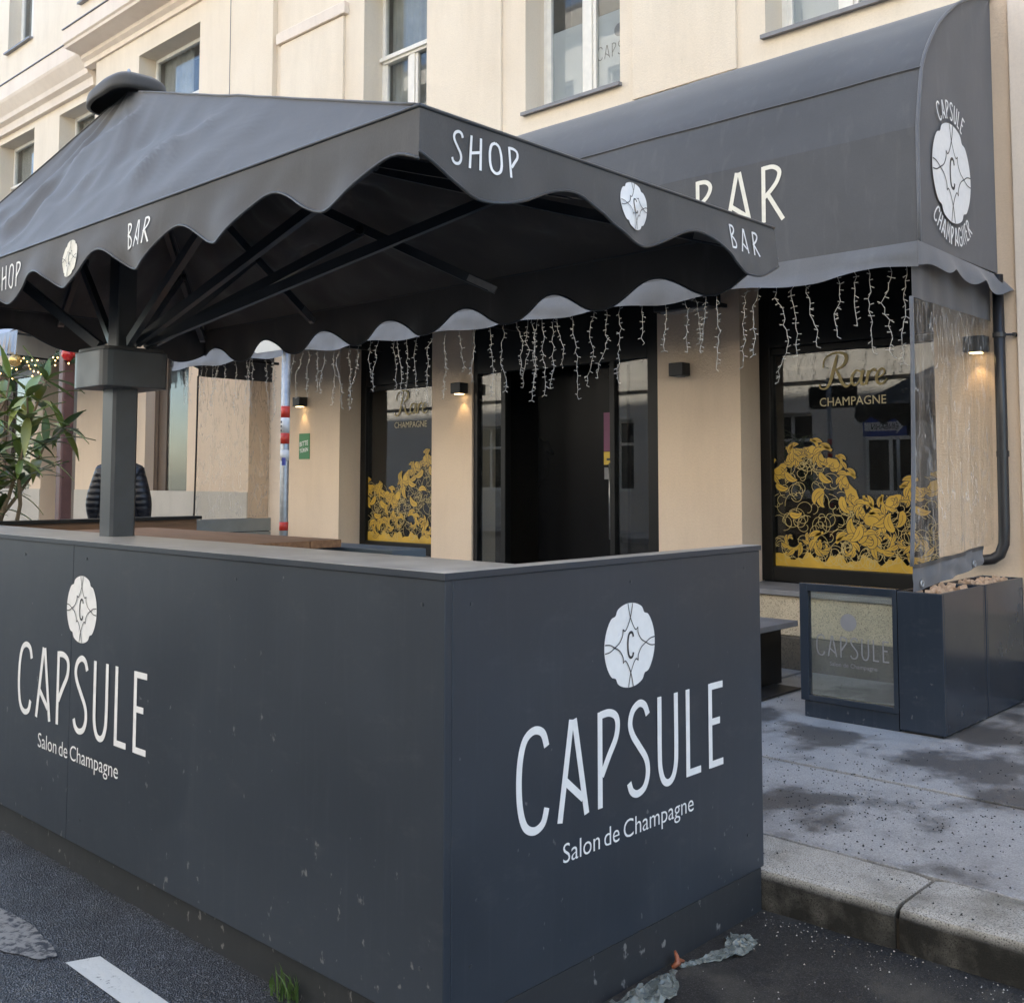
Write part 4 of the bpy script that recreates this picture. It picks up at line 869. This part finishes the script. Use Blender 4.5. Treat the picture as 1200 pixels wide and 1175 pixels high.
# pole: upper tube, lower square post, collar
po = MB(); rr = .058
po.prism([(PX+sx*a, PY+sy*b) for sx, sy, a, b in ((-1, -1, rr-.012, rr), (1, -1, rr-.012, rr), (1, -1, rr, rr-.012), (1, 1, rr, rr-.012), (1, 1, rr-.012, rr), (-1, 1, rr-.012, rr), (-1, 1, rr, rr-.012), (-1, -1, rr, rr-.012))], 2, .148, 2.01)
po.build('post', 'anthracite_metal', um)
po = MB(); po.box(PX-.045, PX+.045, PY-.045, PY+.045, 2.0, 3.20); po.build('mast', 'anthracite_metal', um, bevel=.008)
cpts = []
for a in range(0, 360, 6):
    t = math.radians(a); c, s = math.cos(t), math.sin(t); e = 11.0
    k = (abs(c)**e+abs(s)**e)**(-1/e); cpts.append((PX+.152*k*c, PY+.152*k*s))
cl_ = MB(); cl_.prism(cpts, 2, 2.0, 2.16); co_ = cl_.build('collar', 'anthracite_metal', um, bevel=.004, angle=60)
MB().prism([(PX+(p[0]-PX)*.93, PY+(p[1]-PY)*.93) for p in cpts], 2, 2.161, 2.175).build('collar_plate', 'black_plastic', um)
B('base_flange', 'anthracite_metal', um, PX-.15, PX+.15, PY+.085-.08, PY+.24, .148, .16)
hub = MB(); hub.tube([(PX, PY, 3.06), (PX, PY, 3.15)], .085, 12); hub.build('hub', 'black_plastic', um)
ends = [(UX1, UY0), (UX1, UY1), (UX0, UY1), (UX0, UY0), (-3.2, UY1), (-4.6, UY1), (UX1, PY+.15), (UX0, PY+.25)]
for k, (ex, ey) in enumerate(ends):
    fx, fy = PX+(ex-PX)*.955, PY+(ey-PY)*.955
    a = Vector((PX+(ex-PX)*.05, PY+(ey-PY)*.05, 3.19)); b = Vector((fx, fy, UE-.012)); rb = MB()
    def ribp(t): x, y = PX+(ex-PX)*t, PY+(ey-PY)*t; return Vector((x, y, UA+(UE-UA)*t-.085-.02*math.sin(math.pi*t)))
    for i in range(8): rb.beam(ribp(.04+.915*i/8), ribp(.04+.915*(i+1)/8+.001), .026, .04)
    ro = rb.build('rib', 'anthracite_metal', um)
    q = ribp(.955); q0 = ribp(.90); MB().beam(q0, q+(q-q0)*.3, .031, .030).build('rib_end', 'steel_dull', ro)
    if (ex, ey) not in ((-3.2, UY0), (-4.6, UY0)):
        j = ribp(.62); dv = Vector((ex-PX, ey-PY, 0)).normalized()
        MB().beam(Vector((PX, PY, 2.20))+dv*.125, j-Vector((0, 0, .02)), .026, .042).build('strut', 'anthracite_metal', um)
        jt = MB(); jt.tube([j+Vector((-dv.y, dv.x, 0))*.03-Vector((0, 0, .015)), j-Vector((-dv.y, dv.x, 0))*.03-Vector((0, 0, .015))], .02, 8); jt.build('joint', 'black_plastic', ro)
vc = MB()   # raised vent cap over the apex
def capf(a, b):
    th = a*2*math.pi; c, s = math.cos(th), math.sin(th); k = (abs(c)**3.2+abs(s)**3.2)**(-1/3.2)
    prof = [(.90, -.01), (1.0, -.005), (1.0, .03), (.97, .055), (.85, .08), (.6, .10), (.3, .11), (0.001, .113)]
    q = b*7; i = min(6, int(q)); t = q-i; rr = prof[i][0]*(1-t)+prof[i+1][0]*t; zz = prof[i][1]*(1-t)+prof[i+1][1]*t
    return (PX-.02+.20*k*c*rr, PY+.135*k*s*rr, 3.315+zz*.85+.004*noise.noise((c*2, s*2, b*3))+.05*k*c*rr*.35)
vc.grid(capf, 48, 14); vc.build('vent_cap', 'parasol_fabric', um, smooth=True)
MB().tube([(PX, PY, 3.40), (PX, PY, 3.45), (PX, PY, 3.465)], [.012, .012, .004], 8).build('finial', 'galvanised', um)

# ------------------------------------------------------------------ sign post behind the parasol
sp = thing('sign_post', 'galvanised traffic sign post with red and white tape, sign seen from behind', 'sign post', (-5.72, 3.95, .15))
SX, SY = -5.79, 3.95
MB().tube([(SX, SY, .15), (SX, SY, 2.80)], .028, 16).build('post', 'galvanised', sp, smooth=True)
for a, b, m_ in ((2.00, 2.075, 'red_tape'), (1.90, 2.0, 'white_tape'), (1.83, 1.90, 'red_tape'), (1.72, 1.79, 'white_tape'), (1.27, 1.325, 'red_tape'), (.9, 1.0, 'red_tape')):
    MB().tube([(SX, SY, a), (SX, SY, b)], .0292, 16).build('tape_band', m_, sp, smooth=True)
MB().grid(lambda a, b: (SX+.0298*math.sin(.3+a*.9), SY-.0298*math.cos(.3+a*.9), 1.69+.05*b), 4, 1).build('sticker', 'blue_tape', sp)
for k in range(3): MB().grid(lambda a, b: (SX+.0298*math.sin(-.5+a*.7), SY-.0298*math.cos(-.5+a*.7), 1.965-.028*k+.014*b), 3, 1).build('print_mark', 'ink', sp)
pts = []
for cx_, cz_, a0 in ((.27, .27, 0), (-.27, .27, 90), (-.27, -.27, 180), (.27, -.27, 270)):
    for k in range(5): t = math.radians(a0+k*22.5); pts.append((SX+.02+cx_+.04*math.cos(t), 2.575+cz_*.36+.04*math.sin(t)))
MB().prism(pts, 1, SY-.062, SY-.055).build('sign_plate', 'sign_back', sp); MB().prism([(SX+.02+(p[0]-SX-.02)*.97, 2.575+(p[1]-2.575)*.95) for p in pts], 1, SY-.0548, SY-.0535).build('sign_face', 'black_plastic', sp)
cb = MB(); cb.box(SX-.1, SX+.1, SY-.053, SY-.03, 2.50, 2.54); cb.build('clamp_rail', 'galvanised', sp)
MB().tube([(SX, SY, 2.475), (SX, SY, 2.525)], .034, 16).build('clamp', 'galvanised', sp)

# ------------------------------------------------------------------ oleander at the end of the enclosure
ob = thing('oleander', 'tall oleander bush with long narrow leaves left of the parasol pole', 'plant', (-7.55, 2.75, .15))
random.seed(5)
lm = []
for k in range(4):
    L, w = .22, .030; mb = MB(); n = 6; sag = (.25, .5, .1, .7)[k]; vs = []
    for i in range(n+1):
        t = i/n; ww = w*math.sin(math.pi*min(1, .06+t*.94)**.85); z = -sag*L*t*t
        vs += [(L*t, -ww, z+.006), (L*t, 0, z), (L*t, ww, z+.006)]
    mb.add(vs, [(i*3+j, i*3+j+1, i*3+j+4, i*3+j+3) for i in range(n) for j in range(2)])
    me = bpy.data.meshes.new('leaf'); me.from_pydata(mb.v, [], mb.f); me.materials.append(MATS['oleander_leaf']); me.polygons.foreach_set('use_smooth', [True]*len(me.polygons)); lm.append(me)
nleaf = 0
def whorl(p, dirn, cnt):
    global nleaf
    for i in range(cnt):
        if nleaf >= 298: return
        a = 2*math.pi*i/cnt+random.random(); dv = Vector(dirn).normalized(); o1 = dv.orthogonal().normalized(); o2 = dv.cross(o1)
        el = random.uniform(-.15, 1.1); v = (o1*math.cos(a)+o2*math.sin(a))*math.cos(el)+dv*math.sin(el)
        o = bpy.data.objects.new('leaf', random.choice(lm)); COL.objects.link(o)
        q = v.to_track_quat('X', 'Z'); o.rotation_euler = q.to_euler(); o.location = p+v*.005; s = random.uniform(.85, 1.35); o.scale = (s, s*random.uniform(.8, 1.15), s)
        attach(o, ob); nleaf += 1
for k, (tx, ty, tz) in enumerate(((-6.95, 2.45, 2.02), (-7.05, 2.95, 2.25), (-7.45, 2.45, 2.12), (-7.6, 2.9, 2.30), (-7.25, 2.65, 1.75), (-6.85, 2.75, 2.12), (-7.8, 2.35, 1.95), (-7.35, 3.15, 1.95), (-7.9, 2.75, 2.05), (-6.95, 2.35, 1.66))):
    b0 = Vector((-7.4+random.uniform(-.15, .15), 2.72+random.uniform(-.15, .15), .95)); e0 = Vector((tx, ty, tz)); pts = []
    for i in range(9):
        t = i/8; p = b0.lerp(e0, t)+Vector((random.gauss(0, .02), random.gauss(0, .02), .1*math.sin(math.pi*t)*.5)); pts.append(p)
    MB().tube(pts, [.018-.0015*i for i in range(9)], 6).build('stem', 'bark', ob, smooth=True)
    for i in range(4, 9): whorl(pts[i], (pts[i]-pts[i-1]), random.choice((5, 6, 6, 7)) if i > 4 else 3)
pt_ = thing('plant_tub', 'grey square tub holding the oleander', 'planter', (-7.4, 2.75, .15))
tbm = MB(); tbm.box(-7.8, -7.0, 2.35, 2.40, .15, 1.28); tbm.box(-7.8, -7.0, 3.10, 3.15, .15, 1.28); tbm.box(-7.8, -7.75, 2.40, 3.10, .15, 1.28); tbm.box(-7.05, -7.0, 2.40, 3.10, .15, 1.28); tbm.build('shell', 'grey_box', pt_, bevel=.01)
B('earth', 'soil', pt_, -7.75, -7.05, 2.40, 3.10, .2, 1.22)

# ------------------------------------------------------------------ background at the left: garland, neighbour's awning, column, planter
nb = thing('neighbour_awning', 'pale blue fringed awning of the neighbouring shop at the far left', 'awning', (-16.3, 6.3, 3.2))
MB().grid(lambda a, b: (-19.5+5.0*a, 7.38-1.75*b, 4.35-.75*b+.02*math.sin(a*40)), 40, 6).build('canopy', 'pale_awning', nb, smooth=True)
fg = MB(); random.seed(2)
for i in range(130):
    x0 = -19.5+5.0*i/130; h = random.uniform(.22, .36); fg.quad((x0, 5.63, 3.6), (x0+.042, 5.63, 3.6), (x0+.036, 5.61+random.uniform(-.02, .02), 3.6-h), (x0+.006, 5.61+random.uniform(-.02, .02), 3.6-h))
fg.build('fringe', 'pale_awning', nb)
for xx in (-19.3, -17, -14.7): MB().beam((xx, 5.66, 3.58), (xx, 7.39, 3.5), .03, .03).build('arm', 'black_plastic', nb)
gd = thing('garland', 'evergreen garland with warm lit fairy lights under the neighbouring awning', 'garland', (-14.5, 5.9, 3.3)); random.seed(6)
gp = [(-16.6+.14*i, 5.75+.02*math.sin(i), 3.22-.14*abs(math.sin(i*.42))) for i in range(27)]; MB().tube(gp, [.035+.012*math.sin(i*2.2) for i in range(27)], 7).build('twig', 'evergreen', gd)
ng = MB()
for i in range(900):
    t = random.uniform(0, 25.99); k = int(t); p = Vector(gp[k]).lerp(Vector(gp[k+1]), t-k); v = Vector((random.gauss(0, 1), random.gauss(0, 1), random.gauss(0, 1))).normalized()*random.uniform(.05, .11)
    w = v.orthogonal().normalized()*.006; ng.add([p-w, p+w, p+v], [(0, 1, 2)])
nd = ng.build('needles', 'evergreen', gd); nd['kind'] = 'stuff'
for i in range(46):
    t = random.uniform(0, 25.9); k = int(t); p = Vector(gp[k]).lerp(Vector(gp[k+1]), t-k)+Vector((random.gauss(0, .05), random.gauss(-.04, .03), random.gauss(-.02, .07)))
    MB().sphere(p, .009, .009, .011, 6, 4).build('bulb', 'warm_bulb', gd)
for x, y, z, m_, lb_ in ((-15.7, 5.66, 3.17, 'bauble_red', 'red bauble at the far left end of the garland'), (-14.62, 5.66, 3.20, 'bauble_gold', 'gold bauble hanging between the two red ones'), (-13.07, 5.70, 3.16, 'bauble_red', 'red bauble peeping out just left of the parasol pole')):
    t = thing('bauble', lb_, 'bauble', (x, y, z), 'baubles on the garland'); MB().sphere((x, y, z), .085, .085, .085, 20, 14).build('ball', m_, t, smooth=True); MB().tube([(x, y, z+.08), (x, y, z+.11)], .014, 8).build('cap', 'bauble_gold', t)
cl2 = thing('column', 'reddish brown awning column behind the oleander', 'column', (-13.2, 5.75, .15)); B('shaft', 'column_brown', cl2, -13.28, -13.13, 5.67, 5.82, .40, 3.9, bevel=.02); B('foot', 'column_brown', cl2, -13.38, -13.02, 5.57, 5.93, .15, .40, bevel=.02); B('head', 'column_brown', cl2, -13.37, -13.03, 5.58, 5.92, 3.9, 4.0, bevel=.02)
gb = thing('slat_planter', 'low grey slatted box closing the far end of the awning', 'planter', (-11.2, 6.6, .15))
for k in range(6): B('slat', 'grey_box', gb, -11.45, -11.0, 6.0, 6.03, .18+.16*k, .18+.16*k+.152, bevel=.004); B('slat', 'grey_box', gb, -11.0, -10.97, 6.03, 7.3, .18+.16*k, .18+.16*k+.152, bevel=.004)
B('core', 'black_plastic', gb, -11.44, -11.003, 6.033, 7.3, .15, 1.12)

# ------------------------------------------------------------------ person seen from behind
def person(x, y, face, z0=.15):
    t = thing('person', 'person in dark navy jacket seen from behind, beyond the parasol pole', 'person', (x, y, z0))
    t.rotation_euler = (0, 0, face); t.scale = (.84, .86, 1.05)
    def skin(name, J, E_, R_, mat, root=0):
        me = bpy.data.meshes.new(name); me.from_pydata(J, E_, []); o = bpy.data.objects.new(name, me); COL.objects.link(o)
        md = o.modifiers.new('skin', 'SKIN'); md.use_smooth_shade = True
        sv = me.skin_vertices[0] if me.skin_vertices else None
        if sv is None:
            bm = bmesh.new(); bm.from_mesh(me); bm.verts.layers.skin.verify(); bm.to_mesh(me); bm.free(); sv = me.skin_vertices[0]
        for i, q in enumerate(R_): sv.data[i].radius = q if hasattr(q, '__len__') else (q, q)
        for i in range(len(J)): sv.data[i].use_root = (i == root)
        ss = o.modifiers.new('sub', 'SUBSURF'); ss.levels = 2; ss.render_levels = 2
        me.materials.append(MATS[mat]); o.parent = t; return o
    # faces -Y in its own frame is the back we see from; x to the side
    J = [(0, 0, .95), (0, .01, 1.12), (0, .02, 1.30), (0, .01, 1.45), (0, .0, 1.55), (0, .02, 1.64), (0, .03, 1.74),
         (.11, 0, .90), (.115, .01, .50), (.12, -.02, .10), (.12, .12, .05), (-.11, 0, .90), (-.115, .01, .50), (-.12, -.02, .10), (-.12, .12, .05),
         (.18, .0, 1.44), (.235, -.02, 1.18), (.215, .10, .96), (.20, .17, .90), (-.18, .0, 1.44), (-.235, -.02, 1.18), (-.215, .10, .96), (-.20, .17, .90)]
    E_ = [(0, 1), (1, 2), (2, 3), (3, 4), (4, 5), (5, 6), (0, 7), (7, 8), (8, 9), (9, 10), (0, 11), (11, 12), (12, 13), (13, 14), (3, 15), (15, 16), (16, 17), (17, 18), (3, 19), (19, 20), (20, 21), (21, 22)]
    R_ = [(.17, .12), (.165, .115), (.18, .125), (.15, .10), .055, (.075, .09), (.078, .095), .095, .065, .045, .04, .095, .065, .045, .04, .075, .055, .042, .035, .075, .055, .042, .035]
    skin('body', J, E_, R_, 'trousers')
    jj = [(0, 0, .90), (0, .01, 1.12), (0, .02, 1.32), (0, .01, 1.46), (0, .0, 1.53), (.17, .0, 1.42), (.245, -.02, 1.18), (.22, .10, .98), (-.17, .0, 1.42), (-.245, -.02, 1.18), (-.22, .10, .98)]
    skin('jacket', jj, [(0, 1), (1, 2), (2, 3), (3, 4), (3, 5), (5, 6), (6, 7), (3, 8), (8, 9), (9, 10)], [(.225, .16), (.235, .155), (.235, .165), (.13, .10), .08, .095, .095, .07, .095, .095, .07], 'jacket')
    h = MB(); h.sphere((0, .03, 1.70), .074, .092, .118, 16, 12); h.sphere((0, .125, 1.685), .014, .02, .022, 8, 6); h.sphere((.076, .03, 1.69), .012, .02, .03, 8, 6); h.sphere((-.076, .03, 1.69), .012, .02, .03, 8, 6); o = h.build('head', 'skin', None, smooth=True); o.parent = t
    hr = MB(); hr.sphere((0, .012, 1.725), .082, .098, .108, 16, 12); o = hr.build('hair', 'hair', None, smooth=True); o.parent = t
    for s in (1, -1):
        f = MB(); f.sphere((.12*s, .06, .045), .05, .13, .045, 12, 8); o = f.build('shoe', 'shoe', None, smooth=True); o.parent = t
        hd = MB(); hd.sphere((.20*s, .20, .90), .032, .045, .04, 10, 8)
        for k in range(4): hd.tube([(.185*s+.012*(k-1.5), .23, .90-.012*k), (.18*s, .27, .885-.014*k), (.175*s, .285, .86-.012*k)], [.010, .009, .007], 6)
        hd.tube([(.19*s, .20, .925), (.165*s, .235, .935), (.16*s, .26, .925)], [.012, .010, .008], 6)
        o = hd.build('hand', 'skin', None, smooth=True); o.parent = t
    return t
person(-8.65, 4.24, math.radians(50))

# ------------------------------------------------------------------ litter and weeds at the foot of the counter
def rag(name, path, wid, label, mat, seed):
    rnd = random.Random(seed); mb = MB(); n, m_ = 36, 12
    def fn(a, b):
        k = a*(len(path)-1); i = min(len(path)-2, int(k)); t = k-i; p = Vector(path[i]).lerp(Vector(path[i+1]), t); w = wid[i]*(1-t)+wid[i+1]*t
        tt = Vector(path[min(i+1, len(path)-1)])-Vector(path[i]); s = Vector((-tt.y, tt.x, 0)).normalized(); bb = b-.5
        q = p+s*bb*w*2+Vector((0, 0, max(.004, .018*w/.08*(1-abs(bb)*1.6)+.035*w/.08*noise.noise((a*7+seed, bb*3.3, 1))+.018*abs(noise.noise((a*15, bb*9, seed))))))
        return q+Vector((.02*noise.noise((a*11, bb*4, seed+3)), .02*noise.noise((a*9, bb*5, seed+7)), 0))
    mb.grid(fn, n, m_); return tag(mb.build(name, mat, None, smooth=False), label, 'litter')
rag('plastic_scrap', [(-2.03, 2.45, .0), (-1.99, 2.62, .0), (-2.0, 2.78, .0), (-2.05, 2.92, .0)], [.02, .07, .06, .008], 'torn pale green plastic sheet lying along the foot of the counter', 'bag_plastic', 3)
rag('plastic_bag', [(-2.05, 2.96, .0), (-2.01, 3.06, .0), (-1.97, 3.18, .0), (-2.01, 3.30, .0)], [.008, .02, .045, .05], 'crumpled plastic bag lying near the kerb by the counter corner', 'bag_plastic', 8)
ot = MB(); ot.tube([(-2.055, 2.925, .01), (-2.04, 2.94, .025), (-2.05, 2.945, .042), (-2.062, 2.952, .052)], [.008, .010, .007, .004], 6); ot.tube([(-2.05, 2.925, .012), (-2.055, 2.96, .022), (-2.05, 2.985, .012)], [.006, .01, .005], 6); tag(ot.build('orange_scrap', 'orange_tie', None, smooth=True), 'small orange plastic knot between the two pale scraps', 'litter')
gr = MB(); random.seed(4)
for i in range(46):
    x, y = -2.83+random.gauss(0, .05), 1.965+random.uniform(-.03, .012); h = random.uniform(.04, .14); a = random.random()*6.3; l = random.uniform(.01, .06); w = .0022
    p = [Vector((x+l*math.cos(a)*t*t, y-abs(l*math.sin(a))*t*t, h*(t-.25*t*t))) for t in (0, .35, .7, 1)]; s = Vector((-math.sin(a), math.cos(a), 0))*w
    gr.add([p[0]-s, p[0]+s, p[1]-s, p[1]+s, p[2]-s*.7, p[2]+s*.7, p[3]], [(0, 1, 3, 2), (2, 3, 5, 4), (4, 5, 6)])
go2 = gr.build('grass_tuft', 'grass_blade', None); go2['kind'] = 'stuff'; tag(go2, 'small grass tuft growing at the foot of the counter', 'grass')

# ------------------------------------------------------------------ across the street (seen in the shop glass, bounces the sun)
op = thing('opposite_building', 'pale stone building across the street, seen reflected in the shop windows', 'building', (-8, -9, 0))
OY = -9.0; oops = []
for k in range(15): 
    for z0, z1 in ((1.25, 3.3), (5.0, 7.2), (8.6, 10.7), (12.0, 14.0)): oops.append((-27+2.6*k, -25.75+2.6*k, z0, z1))
wall_open('wall', 'stucco_opposite', -34, 16, .1, 16, OY, -.25, oops, op)
B('plinth', 'stucco_opposite_trim', op, -34, 16, OY, OY+.06, .1, .8); B('band_course', 'stucco_opposite_trim', op, -34, 16, OY-.1, OY+.12, 4.1, 4.4); B('cornice', 'stucco_opposite_trim', op, -34, 16, OY-.1, OY+.5, 15.4, 15.9); B('unseen_back_wall', 'stucco_opposite', op, -34, 16, OY-1.2, OY-1.1, 0, 16); B('unseen_roof', 'roof_tin', op, -34, 16, OY-1.2, OY+.3, 16, 16.2)
first = None
for a, b, c, e in oops:
    h = e-c
    w = MB(); W_ = b-a
    w.box(0, .06, -.2, -.14, 0, 1); w.box(W_-.06, W_, -.2, -.14, 0, 1); w.box(.06, W_-.06, -.2, -.14, 0, .04); w.box(.06, W_-.06, -.2, -.14, .96, 1); w.box(W_/2-.04, W_/2+.04, -.2, -.14, .04, .96); w.box(.06, W_/2-.04, -.2, -.14, .64, .68); w.box(W_/2+.04, W_-.06, -.2, -.14, .64, .68)
    if first is None:
        o = w.build('window', 'window_white', None); first = o
        pn = MB().box(.06, W_-.06, -.20, -.195, .04, .96).build('pane', 'far_pane', None); firstp = pn
    else:
        o = first.copy(); COL.objects.link(o); pn = firstp.copy(); COL.objects.link(pn)
    o.parent = None; o.location = (a, OY, c); o.scale = (1, 1, h); attach(o, op); pn.parent = o; pn.matrix_parent_inverse = Matrix.Identity(4)
ow = thing('one_way_sign', 'blue one-way street sign on a post across the street', 'sign', (-9.6, -6.9, .14))
MB().tube([(-9.62, -6.9, .14), (-9.62, -6.9, 3.4)], .035, 10).build('post', 'galvanised', ow, smooth=True)
B('plate', 'sign_blue', ow, -10.4, -9.4, -6.86, -6.85, 2.55, 2.98)
MB().add([(-9.46, -6.848, 2.765), (-9.62, -6.848, 2.93), (-9.62, -6.848, 2.86), (-10.36, -6.848, 2.86), (-10.36, -6.848, 2.67), (-9.62, -6.848, 2.67), (-9.62, -6.848, 2.60)], [(0, 1, 2, 5, 6), (2, 3, 4, 5)]).build('arrow', 'white_print', ow)
typeset(MB(), 'EINBAHN', lambda p, q, f: (-19.9-p, -6.846, q), -10.32+.0, 2.70, .62, .13, bold=.01).build('lettering', 'ink', ow)
